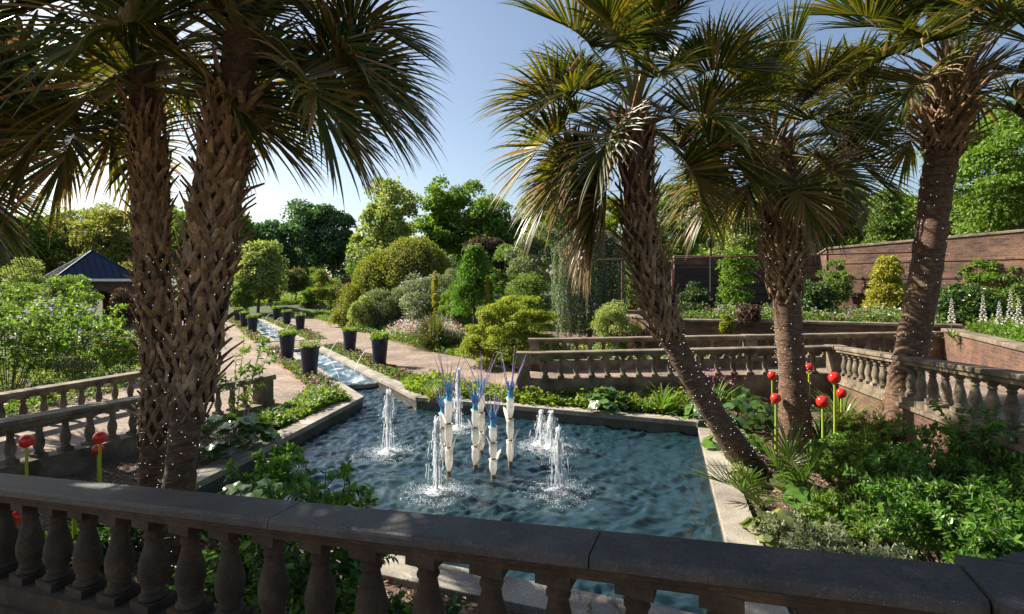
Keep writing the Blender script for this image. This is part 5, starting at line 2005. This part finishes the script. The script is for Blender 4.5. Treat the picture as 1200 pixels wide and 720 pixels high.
GC('ground_cover', 'mixed flowers and leaves along the low wall on the right', 'ground cover', [(6.3, 19.0), (9.9, 17.2), (13.0, 15.6), (14.5, 17), (12, 20), (7, 23)], 3600, 'leaf_mid', .12, .5, 15, [('petal_purple', 350, .1), ('petal_pink', 120, .1), ('petal_lilac', 250, .09), ('leaf_grey', 2500, .1)], z=ZBED)
GC('ground_cover', 'green plants under the foxgloves behind the sloping capped wall', 'ground cover', [(12.6, 14.4), (10.0, 8.6), (13, 8.6), (16, 14), (15, 16)], 3000, 'leaf_fresh', .12, .42, 16, [('petal_lilac', 150, .08), ('petal_pink', 60, .09)], z=ZBED)
GC('ground_cover', 'plants and lilac flowers behind the rearmost balustrade', 'ground cover', [(1.0, 16.4), (11.5, 15.3), (9.7, 16.6), (6.0, 18.2), (4.2, 22)], 3000, 'leaf_fresh', .12, .5, 17, [('petal_lilac', 320, .09), ('leaf_grey', 900, .1)])
GC('ground_cover', 'undergrowth beyond the left balustrades', 'ground cover', [(-10.4, 13.6), (-12.6, 5), (-19, 8), (-26, 24), (-14, 24)], 4200, 'leaf_mid', .12, .35, 18, [('leaf_olive', 2500, .11), ('petal_lilac', 500, .08)])
# litter of dry leaves and bark on the beds round the pool
def litter(label, poly, n, seed):
    rg = np.random.default_rng(seed)
    pts = np.array([(p[0], p[1]) for p in poly])
    q = rg.uniform(pts.min(0), pts.max(0), (n * 3, 2))
    q = q[inside([tuple(p) for p in pts], q[:, 0], q[:, 1])][:n]
    pos = np.column_stack([q, np.full(len(q), GZ + .008) + rg.uniform(0, .03, len(q))])
    d = rand_dir(len(q), rg)
    d[:, 2] *= .25
    V, Fc = leaf_cloud('x', pos, d, np.tile([0, 0, 1.], (len(q), 1)) + .35 * rg.normal(size=(len(q), 3)), .075, .022, None, False, rg)
    return stuff(link('leaf_litter', np_mesh('leaf_litter', V, [Fc], M['litter'])), label, 'leaf litter')


M['litter'] = leaf_mat('litter', [(0.10, 0.06, 0.04), (0.24, 0.165, 0.11), (0.42, 0.32, 0.23)], 0.1, 0.8, 0.2, (1, 1, 1))
litter('dry brown leaf litter on the bed right of the pool', [(4.0, 11.2), (2.4, 4.6), (6.5, 4.6), (7.6, 11.8)], 9000, 1)
litter('dry leaf litter on the shaded bed left of the pool and behind the near rail', [(-5.3, 11.6), (-8.3, 4.2), (-4, 3.8), (2.2, 2.9), (1.9, 4.1), (-5.1, 6.6)], 12000, 2)

# ------------------------------------------------------------------ foreground plants
def disc_plant(name, label, px, py, n, R_, h, ls, mat, seed, z=GZ, loc=None, group=None):
    p = loc or G(px, py, z)
    t = thing(name, label, 'plant', p, group)
    me, S = disc_leaf_mesh('leaves', n, R_, h, ls, M[mat], seed)
    link('leaves', me, t)
    link('stalks', S.mesh('stalks', M['petiole']), t)


disc_plant('leopard_plant', 'big dark clump of round glossy leaves between leaning and upright palms', 862, 502, 95, .95, .75, .16, 'leaf_gloss', 1)
disc_plant('leopard_plant', 'round leaved clump low at the foot of the leaning palm trunk', 862, 532, 40, .5, .42, .13, 'leaf_shrub', 2)
disc_plant('leopard_plant', 'frilly pale edged leaf clump in front of the upright palm', 895, 566, 34, .48, .30, .11, 'leaf_var', 3)
disc_plant('leopard_plant', 'curly light green leaf clump right beside the pool coping', 912, 640, 46, .36, .36, .095, 'leaf_var', 4)
disc_plant('leopard_plant', 'single large leaved clump under the small fan palm', 938, 612, 9, .22, .42, .15, 'leaf_shrub', 5)
disc_plant('leopard_plant', 'dark glossy leaf clump left of the pool by the post', 268, 532, 80, .85, .62, .15, 'leaf_gloss', 6)
disc_plant('leopard_plant', 'shiny round leaves at the base of the straight balustrade', 712, 482, 42, .6, .48, .14, 'leaf_gloss', 7)
disc_plant('hosta', 'low leafy clump at the far pool edge under the balustrade', 655, 474, 44, .55, .28, .12, 'leaf_shrub', 8)
disc_plant('hosta', 'broad leaved hosta seen between the near balusters at left', 0, 0, 26, .34, .34, .15, 'leaf_fresh', 9, loc=D(140, 4.4, GZ + .05))
disc_plant('leopard_plant', 'glossy leaf clump directly behind the near rail beside the palm foot', 0, 0, 60, .6, .7, .14, 'leaf_gloss', 10, loc=D(290, 5.9, GZ))

def straps(name, label, loc, n, ln, wd, spread, arch, mat, seed, extra=None):
    t = thing(name, label, 'plant', loc)
    link('blades', strap_mesh('blades', n, ln, wd, spread, arch, M[mat], seed), t)
    mb = MB()
    mb.lathe([(.09, -.05), (.10, .02), (.04, .07)], n=8)
    link('crown_base', mb.mesh('crown_base', M['petiole']), t)
    if extra:
        em, cnt, sz, hh = extra
        rg = np.random.default_rng(seed)
        pos = np.column_stack([rg.normal(0, .25, cnt), rg.normal(0, .25, cnt), rg.uniform(.75, 1.05, cnt) * hh])
        link('blossom', cloud_mesh('blossom', [(*leaf_cloud('x', pos, rand_dir(cnt, rg), rand_dir(cnt, rg), sz, sz * .6, None, True, rg), 0)], [M[em]]), t)


straps('strap_leaf_plant', 'arching strap leaves at the far pool edge left of the leaning trunk', G(776, 488, GZ), 46, .95, .05, .5, 1.9, 'leaf_fresh', 1)
straps('daylily', 'tall arching daylily clump right of the upright palm trunk', G(985, 520, GZ), 170, 1.25, .035, .5, 1.7, 'leaf_strap', 2)
straps('daylily', 'second daylily clump under the red balls, nearer the viewer', G(962, 528, GZ), 90, .9, .03, .55, 1.7, 'leaf_strap', 3)
straps('daylily', 'upright strap leaves with small pink flowers behind the leaning trunk', G(838, 492, GZ), 120, 1.0, .035, .45, 1.2, 'leaf_fresh', 4, ('petal_pink', 60, .06, 1.05))
straps('grass_tuft', 'thin grassy tuft by the pool rim beyond the fountain sculptures', G(505, 470, GZ), 160, .5, .018, .5, .9, 'leaf_pale', 5)
straps('grass_tuft', 'small grassy tuft right of the leaf clumps along the far rim', G(740, 485, GZ), 60, .45, .022, .55, 1.2, 'leaf_strap', 6)

# small fan palms
def dwarf(label, loc, leaves, seed):
    t = thing('dwarf_fan_palm', label, 'palm', loc)
    rg = random.Random(seed)
    for k, (az, el, s) in enumerate(leaves):
        me = frond_mesh('fan_leaf', R(el), [M['petiole'], M['leaf_strap'], M['palm_dry']], seed + k, lp=.34, lb=.46, nseg=30, droop=.35, width=.022)
        o = link('fan_leaf', me, t)
        o.rotation_euler = (0, 0, R(az))
        o.scale = (s, s, s)


dwarf('small fan palm with upright narrow fans in front of the red balls', D(932, 7.0, GZ), [(80, 76, 1.2), (150, 70, 1.05), (20, 68, 1.05), (-60, 74, 1.0)], 40)
dwarf('small fan palm leaning over the coping at the foot of the leaning trunk', D(897, 6.9, GZ), [(165, 40, 1.1), (205, 48, 1.05), (185, 62, 1.0), (235, 35, .95)], 50)

# shrubs bottom right
stemmy('nandina_shrub', 'large dark leafy shrub filling the lower right corner behind the near rail', 'shrub', D(1130, 5.3, GZ), 1.35, 1.0, 46, 'leaf_shrub', .07, 1, per=50, wid=.40)
stemmy('nandina_shrub', 'bright green shrub just left of the large dark one, below the red balls', 'shrub', D(1035, 6.9, GZ), 1.05, .95, 46, 'leaf_fresh', .065, 2, per=44, wid=.42)
stemmy('nandina_shrub', 'airy shrub reaching up against the brick base of the large balusters', 'shrub', D(1150, 6.3, GZ), 1.75, .8, 26, 'leaf_shrub', .075, 3, per=40, wid=.40)
stemmy('variegated_shrub', 'small grey green shrub with pale edged leaves by the near rail', 'shrub', D(965, 5.15, GZ), .62, .62, 34, 'leaf_grey', .055, 4, per=34, wid=.42)
stemmy('variegated_shrub', 'grey leaved lavender like bush below the coping, right of centre', 'shrub', D(1030, 4.8, GZ), .62, .5, 26, 'leaf_grey', .06, 5, per=30, wid=.3)
stemmy('feathery_shrub', 'bushy yellow green shrub against the brick base, right of the daylilies', 'shrub', D(1012, 9.3, GZ), .85, .55, 40, 'leaf_olive', .06, 6, per=36, wid=.3)
stemmy('nandina_shrub', 'low green shrub by the foot of the tall right palm', 'shrub', D(1000, 8.0, GZ), .7, .6, 30, 'leaf_shrub', .075, 7, per=30, wid=.4)
stemmy('nandina_shrub', 'low leafy shrub between the daylilies and the small fan palm', 'shrub', D(985, 7.6, GZ), .6, .55, 30, 'leaf_fresh', .06, 31, per=30, wid=.42)
stemmy('low_shrub', 'leafy ground shrub on the bed behind the pale edged shrub', 'shrub', D(985, 6.1, GZ), .5, .6, 30, 'leaf_fresh', .06, 32, per=28, wid=.42)
stemmy('low_shrub', 'dark leafy shrub in the lower right corner beside the coping cap', 'shrub', D(1215, 4.6, GZ), 1.25, .6, 30, 'leaf_shrub', .075, 33, per=36, wid=.42)
stemmy('low_shrub', 'leafy plant left of the palm feet behind the near rail', 'shrub', D(118, 5.6, GZ), .5, .45, 22, 'leaf_gloss', .08, 34, per=20, wid=.5)
# shrub against the water, behind the near rail
stemmy('broadleaf_shrub', 'dark leafy shrub silhouetted against the pool above the near rail', 'shrub', D(376, 4.55, GZ), 1.78, .68, 24, 'leaf_shrub', .085, 8, per=18, wid=.48, start=.4)
stemmy('broadleaf_shrub', 'light green leafy shrub on the left edge of the pool', 'shrub', D(318, 7.1, GZ), .9, .42, 15, 'leaf_shrub', .10, 9, per=14, wid=.45)
for k, (px, dep, h, r, mat, lab) in enumerate(((250, 4.5, .75, .5, 'leaf_shrub', 'leafy plant seen between the near balusters right of the palm foot'),
                                               (330, 4.0, .8, .55, 'leaf_shrub', 'bushy plant behind the near balusters under the silhouetted shrub'),
                                               (425, 3.9, .85, .5, 'leaf_shrub', 'green plant filling the near baluster gaps left of centre'),
                                               (505, 3.75, .75, .42, 'leaf_gloss', 'dark broad leaved plant between near balusters at the pool corner'),
                                               (700, 3.75, .62, .3, 'leaf_grey', 'thin grey lavender like plant between near balusters right of centre'),
                                               (905, 3.7, .5, .3, 'leaf_grey', 'grey leaved plant low behind the near balusters at right'),
                                               (60, 5.0, .55, .4, 'leaf_gloss', 'low glossy plant behind the leftmost near balusters'))):
    stemmy('low_shrub', lab, 'shrub', D(px, dep, GZ), h, r, 22, mat, .075 if mat != 'leaf_grey' else .06, 20 + k, per=18, wid=.5 if mat != 'leaf_grey' else .2, start=.15)

# ------------------------------------------------------------------ tall dark pots along the rill
M['pot'] = plain('pot', (0.010, 0.013, 0.034), 0.4, 0.35, 7, 0.5)
def pot_proto(name, label, loc, spout, group, seed):
    t = thing(name, label, 'planter', loc, group)
    mb = MB()
    prof = [(.19, 0), (.195, .02), (.215, .2), (.235, .45), (.258, .7), (.278, .93), (.300, .955), (.302, .995), (.270, 1.0), (.262, .93)]
    mb.lathe(prof, n=72, cap=False, wob=lambda k, j: 1 + (.018 * math.cos(k * 2 * math.pi * 18 / 72) if 1 < j < 6 else 0))
    mb.lathe([(.0, 0.001), (.19, 0.001)], n=24, cap=False)
    link('pot', mb.mesh('pot', M['pot']), t)
    mb = MB()
    mb.lathe([(.001, .94), (.265, .935)], n=24, cap=False)
    link('soil', mb.mesh('soil', M['mulch']), t)
    rg = np.random.default_rng(seed)
    n = int(rg.uniform(170, 360))
    a, r = rg.uniform(0, 6.283, n), .27 * rg.random(n) ** .5
    pos = np.column_stack([r * np.cos(a), r * np.sin(a), .94 + rg.random(n) ** 1.6 * rg.uniform(.13, .27)])
    d = np.column_stack([np.cos(a), np.sin(a), rg.uniform(.1, 1.2, n)]) + .3 * rg.normal(size=(n, 3))
    parts = [(*leaf_cloud('x', pos, d, np.tile([0, 0, 1.], (n, 1)) + .6 * rg.normal(size=(n, 3)), .11, .055, None, True, rg), 0)]
    k = 34
    parts.append((*leaf_cloud('x', pos[:k] + np.array([0, 0, .05]), rand_dir(k, rg), rand_dir(k, rg), .06, .05, None, True, rg), 1))
    link('foliage', cloud_mesh('foliage', parts, [M['leaf_fresh'], M['petal_pink']]), t)
    if spout:
        mb = MB()
        pts = [(.27 + .62 * f, 0, .62 + .30 * f - .98 * f * f) for f in np.linspace(0, 1, 14)]
        mb.tube([(x, y, z) for x, y, z in pts], [.006 + .005 * i / 13 for i in range(14)], 7)
        link('water_arc', mb.mesh('water_arc', M['spray']), t)
    return t


def spray_mat():
    m, t, b = new_mat('spray')
    b.inputs['Base Color'].default_value = (.93, .95, .97, 1)
    b.inputs['Roughness'].default_value = .12
    b.inputs['IOR'].default_value = 1.33
    tr = t.nodes.new('ShaderNodeBsdfTranslucent')
    tr.inputs[0].default_value = (.95, .97, 1, 1)
    mx = t.nodes.new('ShaderNodeMixShader')
    mx.inputs[0].default_value = .5
    t.links.new(b.outputs[0], mx.inputs[1])
    t.links.new(tr.outputs[0], mx.inputs[2])
    tp = t.nodes.new('ShaderNodeBsdfTransparent')
    m2 = t.nodes.new('ShaderNodeMixShader')
    m2.inputs[0].default_value = .3
    t.links.new(mx.outputs[0], m2.inputs[1])
    t.links.new(tp.outputs[0], m2.inputs[2])
    t.links.new(m2.outputs[0], t.nodes['Material Output'].inputs[0])
    return m


M['spray'] = spray_mat()
GP = 'tall dark pots along the rill'
pots = [(17.1, 3.32, 'left', 'dark pot nearest the pool on the left side of the rill'), (21.3, 3.32, 'left', 'second dark pot from the pool on the left side of the rill'),
        (18.0, 5.84, 'right', 'dark pot nearest the pool on the right side of the rill'), (21.9, 5.84, 'right', 'second dark pot from the pool, right side, before the crossing path'),
        (33.0, 5.86, 'right', 'first dark pot beyond the crossing path, right of the far rill'), (37.7, 5.86, 'right', 'middle dark pot of three on the right of the far rill'), (42.6, 5.9, 'right', 'farthest dark pot on the right of the far rill'),
        (33.0, 3.30, 'left', 'first dark pot beyond the crossing path, left of the far rill'), (37.7, 3.30, 'left', 'middle dark pot of three on the left of the far rill'), (42.6, 3.30, 'left', 'farthest dark pot on the left of the far rill')]
ax = math.atan2(AV.y, AV.x)
for k, (uu, vv, side, lab) in enumerate(pots):
    o = pot_proto('planter', lab, UV(uu, vv, GZ + .02), True, GP, 3 + k)
    o.rotation_euler = (0, 0, ax + (math.pi if side == 'right' else 0))
    q = random.uniform(.98, 1.03)
    o.scale = (q, q, q)

# path light
p = G(361, 437, GZ)
t = thing('path_light', 'small black path light in the bedding in front of the nearest left pot', 'path light', p)
mb = MB()
mb.tube([(0, 0, 0), (0, 0, .26)], .03, 8)
link('stake', mb.mesh('stake', M['black']), t)
mb = MB()
mb.lathe([(.07, .24), (.075, .26), (.07, .36), (.10, .37), (.10, .39), (.03, .43)], n=14)
link('lamp_head', mb.mesh('lamp_head', M['black']), t)

# ------------------------------------------------------------------ red glass balls on stems
M['red_glass'] = plain('red_glass', (0.68, 0.028, 0.014), 0.10, 0.6)
M['stem_glass'] = plain('stem_glass', (0.34, 0.42, 0.03), 0.2, 0.5)
b = M['red_glass'].node_tree.nodes['Principled BSDF']
b.inputs['Subsurface Weight'].default_value = .25
b.inputs['Subsurface Radius'].default_value = (.05, .01, .01)
GR = 'red glass balls on green stems'
def ball(label, px, py, r, dep):
    z0 = GZ
    zc = ZH(py, dep)
    rr = r * dep / F * .84
    t = thing('glass_ball_stake', label, 'glass ornament', D(px, dep, z0), GR)
    h = zc - z0
    mb = MB()
    mb.tube([(0, 0, -.1), (.004, 0, h * .5), (0, 0, h - rr * .85)], [.022, .020, .016], 10)
    link('stem', mb.mesh('stem', M['stem_glass']), t)
    mb = MB()
    prof = [(.001, -1.02), (.22, -1.0), (.42, -.9), (.70, -.72), (.90, -.42), (1.0, 0), (.94, .36), (.76, .66), (.5, .87), (.25, .95), (.001, .96)]
    mb.lathe([(a * rr, h + b_ * rr * 1.02) for a, b_ in prof], n=26, cap=False)
    link('ball', mb.mesh('ball', M['red_glass']), t)


ball('red glass ball peeking left of the upright palm trunk, upper of two', 905, 440, 6.2, 10.9)
ball('red glass ball left of the upright palm trunk, lower of two', 909, 467, 7.0, 9.3)
ball('small red glass ball just right of the upright palm trunk', 948, 431, 6.2, 10.6)
ball('tallest red glass ball on the long stem right of the upright palm', 978, 443, 8.2, 8.9)
ball('red glass ball tucked behind the tallest one at right', 986, 461, 6.8, 9.4)
ball('red glass ball in front, low on the right of the upright palm', 964, 471, 8.4, 8.2)
ball('single red glass ball at the far left, before the balustrade', 31, 517, 9.0, 6.9)
ball('higher red glass ball of the overlapping left pair', 117, 513, 8.5, 7.0)
ball('lower red glass ball of the overlapping left pair', 115, 527, 7.6, 7.9)
ball('red glass ball seen through the gap between the leftmost near balusters', 17, 607, 11.0, 5.2)
ball('red glass ball hidden behind the near rail, only its stem showing', 87, 592, 9.0, 5.4)

# ------------------------------------------------------------------ white glass reeds in the pool
def reed_mat():
    m, t, b = new_mat('reed_glass')
    p = geo_pos(t)
    mp = t.nodes.new('ShaderNodeMapping')
    mp.inputs['Scale'].default_value = (1, 1, .35)
    t.links.new(p, mp.inputs[0])
    n = noise_node(t, mp.outputs[0], 13, 5, 0.7, .6)
    r = ramp(t, [(0.31, (0.25, 0.13, 0.05)), (0.38, (0.76, 0.69, 0.55)), (0.5, (0.90, 0.89, 0.85))])
    t.links.new(n.outputs[0], r.inputs[0])
    t.links.new(r.outputs[0], b.inputs['Base Color'])
    b.inputs['Roughness'].default_value = .07
    tr = t.nodes.new('ShaderNodeBsdfTranslucent')
    t.links.new(r.outputs[0], tr.inputs[0])
    mx = t.nodes.new('ShaderNodeMixShader')
    mx.inputs[0].default_value = .55
    t.links.new(b.outputs[0], mx.inputs[1])
    t.links.new(tr.outputs[0], mx.inputs[2])
    t.links.new(mx.outputs[0], t.nodes['Material Output'].inputs[0])
    return m


M['reed'] = reed_mat()
M['blue_glass'] = plain('blue_glass', (0.09, 0.40, 0.64), 0.12, 0.6, 18, .5)
M['lilac_glass'] = leaf_mat('lilac_glass', [(0.40, 0.32, 0.52), (0.52, 0.44, 0.62), (0.66, 0.58, 0.72)], .4, .15, .6, (1, 1, 1))
M['reed_foot'] = plain('reed_foot', (0.26, 0.155, 0.075), .4, .5, 30, .5)
GRD = 'white glass reed sculptures in the pool'
def reed(label, px, pb, yw, ys, seed, nsp=7, lean=0):
    rg = random.Random(seed)
    p = G(px, pb, WZ)
    dep = p.y
    H = ZH(yw, dep) - WZ
    T = ZH(ys, dep) - WZ
    t = thing('glass_reed', label, 'glass sculpture', p, GRD)
    mb = MB()
    nn = 3
    mb.lathe([(.034, -.6), (.036, .02), (.040, H * .08)], n=12)
    for k in range(1, nn):
        zj = H * (.06 + .94 * k / nn)
        mb.lathe([(.036, zj - .03), (.042, zj - .012), (.040, zj + .012), (.034, zj + .03)], n=12, cap=False)
    link('foot', mb.mesh('foot', M['reed_foot']), t)
    mb = MB()
    # swelling segments, each sheathing the next
    for k in range(nn):
        z0, z1 = H * (.06 + .94 * k / nn), H * (.06 + .94 * (k + 1) / nn)
        h = z1 - z0
        ph = rg.uniform(0, 6)
        mb.lathe([(.030, z0 + h * .04), (.042, z0 + h * .14), (.066, z0 + h * .42), (.068, z0 + h * .62), (.062, z0 + h * .84), (.072 + .012 * (k == nn - 1), z0 + h * (1.0 if k == nn - 1 else 1.02)), (.045, z0 + h * .97)], n=20, cap=False,
                 wob=lambda kk, j: 1 + .05 * math.sin(kk * 2 * math.pi / 20 + ph) * (j > 1))
    link('stalk', mb.mesh('stalk', M['reed']), t)
    # pointed sheath leaves at the joints
    for k in range(1, nn):
        for an in (rg.uniform(-.5, .5) + (0 if k % 2 else math.pi),):
            z0 = H * (.06 + .94 * k / nn) - H * .16
            V, Fc = [], []
            m_ = 9
            for i in range(m_ + 1):
                f = i / m_
                wd = 1.15 * math.sin(math.pi * min(1, .18 + f * .82)) ** .7
                r = .058 + .085 * f ** 1.8
                zz = z0 + H * .34 * f
                for j in range(7):
                    a = an + (j / 6 - .5) * wd * 1.5
                    V.append((math.cos(a) * r, math.sin(a) * r, zz - .03 * (j / 6 - .5) ** 2))
                if i:
                    for j in range(6):
                        Fc.append(((i - 1) * 7 + j, (i - 1) * 7 + j + 1, i * 7 + j + 1, i * 7 + j))
            me = np_mesh('sheath', np.array(V), np.array(Fc), M['reed'], smooth=True)
            link('sheath', me, t)
    mb = MB()
    mb.lathe([(.046, H - .02), (.054, H + .03), (.042, H + .06), (.052, H + .10), (.056, H + .12), (.044, H + .12), (.03, H + .05)], n=16, cap=False)
    for k in range(nsp):
        an = k * 6.283 / nsp + .4
        q = Vector((math.cos(an) * .03, math.sin(an) * .03, H + .06))
        e = q + Vector((math.cos(an) * .035, math.sin(an) * .035, .22))
        mb.tube([q, e], [.016, .011], 6)
    link('blue_cup', mb.mesh('blue_cup', M['blue_glass']), t)
    mb = MB()
    for k in range(nsp):
        an = k * 6.283 / nsp + .4 + rg.uniform(-.2, .2)
        o = Vector((math.cos(an), math.sin(an), 0))
        L = (T - H) * rg.uniform(.78, 1.05)
        sp = rg.uniform(.16, .46)
        q = Vector((0, 0, H + .08)) + o * .035
        mb.tube([q, q + o * L * sp * .45 + Vector((0, 0, L * .45)), q + o * L * sp * 1.05 + Vector((0, 0, L * .95))], [.010, .008, .003], 6)
    link('spikes', mb.mesh('spikes', M['lilac_glass']), t)


reed('tall white glass reed at the left of the cluster, spikes spreading widest', 526, 559, 469, 413, 1, 8)
reed('thinner white glass reed half hidden behind the tall left one', 519, 541, 484, 446, 2, 6)
reed('white glass reed in the middle of the cluster', 557, 550, 480, 432, 3, 8)
reed('tall glass reed standing behind the middle one, blue cup higher', 564, 533, 462, 412, 4, 6)
reed('shortest white glass reed, nearest the viewer', 578, 561, 500, 452, 5, 7)
reed('white glass reed at the right of the cluster, blue cup at the top', 598, 547, 466, 414, 6, 7)

# ------------------------------------------------------------------ fountain jets
GJ = 'fountain jets in the pool'
OCT = np.array([(1, 0, 0), (-1, 0, 0), (0, 1, 0), (0, -1, 0), (0, 0, 1), (0, 0, -1)], float)
OCF = np.array([(0, 2, 4), (2, 1, 4), (1, 3, 4), (3, 0, 4), (2, 0, 5), (1, 2, 5), (3, 1, 5), (0, 3, 5)])


def drops(pos, rad, stretch):
    n = len(pos)
    V = pos[:, None, :] + OCT[None] * rad[:, None, None] * np.stack([np.ones(n), np.ones(n), stretch], -1)[:, None, :]
    Fc = OCF[None] + (np.arange(n) * 6)[:, None, None]
    return V.reshape(-1, 3), Fc.reshape(-1, 3)


jl = ['fountain jet at the left of the pool, apart from the glass reeds', 'fountain jet in front of the left glass reed, nearest the viewer', 'slender tall fountain jet rising behind the left glass reeds',
      'left column of the twin fountain jets right of the reeds', 'right column of the twin fountain jets right of the reeds', 'fountain jet in front of the twin columns, right of the reeds']
for k, ((px, pb, pt), p) in enumerate(zip(JETS, jet_pts)):
    rg = np.random.default_rng(50 + k)
    H = ZH(pt, p.y) - WZ
    t = thing('fountain_jet', jl[k], 'fountain jet', p, GJ)
    # rising stream: a bundle of ragged strands that lean over near the top
    S = MB()
    for q in range(46):
        a = rg.uniform(0, 6.283)
        r0, r1 = .012 * rg.random() ** .5, rg.uniform(.012, .05)
        hh = H * rg.uniform(.78, 1.02) if q > 14 else H * rg.uniform(.93, 1.03)
        z0 = 0 if q < 26 else H * rg.uniform(.2, .6)
        pts = []
        for f in np.linspace(0, 1, 9):
            z = z0 + (hh - z0) * f
            g = (z / H)
            rr = r0 + (r1 - r0) * g ** 2.2
            pts.append((rr * math.cos(a + g * .8) + rg.normal(0, .003), rr * math.sin(a + g * .8) + rg.normal(0, .003), z))
        S.tube(pts, [rg.uniform(.005, .010) * (1.1 - .5 * abs(f - .5)) for f in np.linspace(0, 1, 9)], 6)
    link('water_column', S.mesh('water_column', M['spray']), t)
    # falling water: streaks along little parabolas, and drops
    S = MB()
    for q in range(120):
        a = rg.uniform(0, 6.283)
        reach = abs(rg.normal(.03, .05)) + .015
        top = H * rg.uniform(.8, 1.02)
        f0 = rg.uniform(.05, .85)
        f1 = min(1, f0 + rg.uniform(.06, .22))
        pts = []
        for f in np.linspace(f0, f1, 4):
            rr = .02 + reach * f * 1.3
            pts.append((rr * math.cos(a), rr * math.sin(a), max(.003, top * (1 - f ** 2))))
        w_ = rg.uniform(.0025, .0065)
        S.tube(pts, [w_ * .5, w_, w_, w_ * .3], 5)
    n = 420
    a = rg.uniform(0, 6.283, n)
    reach = np.abs(rg.normal(0, .07, n)) + .015 + .12 * (rg.random(n) < .15)
    u_ = rg.random(n) ** .75
    z = H * (1 - u_ ** 2) * rg.uniform(.86, 1.0, n)
    r = reach * u_ * 1.4
    pos = np.column_stack([r * np.cos(a), r * np.sin(a), np.maximum(.005, z)])
    V1, F1 = drops(pos, rg.uniform(.002, .007, n), 1 + 3 * u_)
    S.add([tuple(v) for v in V1], [tuple(int(i) for i in f) for f in F1], 0, True)
    o = link('falling_drops', S.mesh('falling_drops', M['spray']), t)
    o['kind'] = 'stuff'
    # splash and foam where it lands
    n = 2300
    a = rg.uniform(0, 6.283, n)
    r = np.where(rg.random(n) < .45, np.abs(rg.normal(0, .16, n)), np.abs(rg.normal(.34, .13, n))) + .02
    z = np.abs(rg.normal(0, .035, n)) * np.exp(-r / .3)
    pos = np.column_stack([r * np.cos(a), r * np.sin(a), z + .004])
    V2, F2 = drops(pos, rg.uniform(.004, .013, n) * np.where(r < .22, 1.25, .8), np.where(r < .15, .9, .5))
    o = link('splash', np_mesh('splash', V2, F2, M['spray'], smooth=True), t)
    o['kind'] = 'stuff'
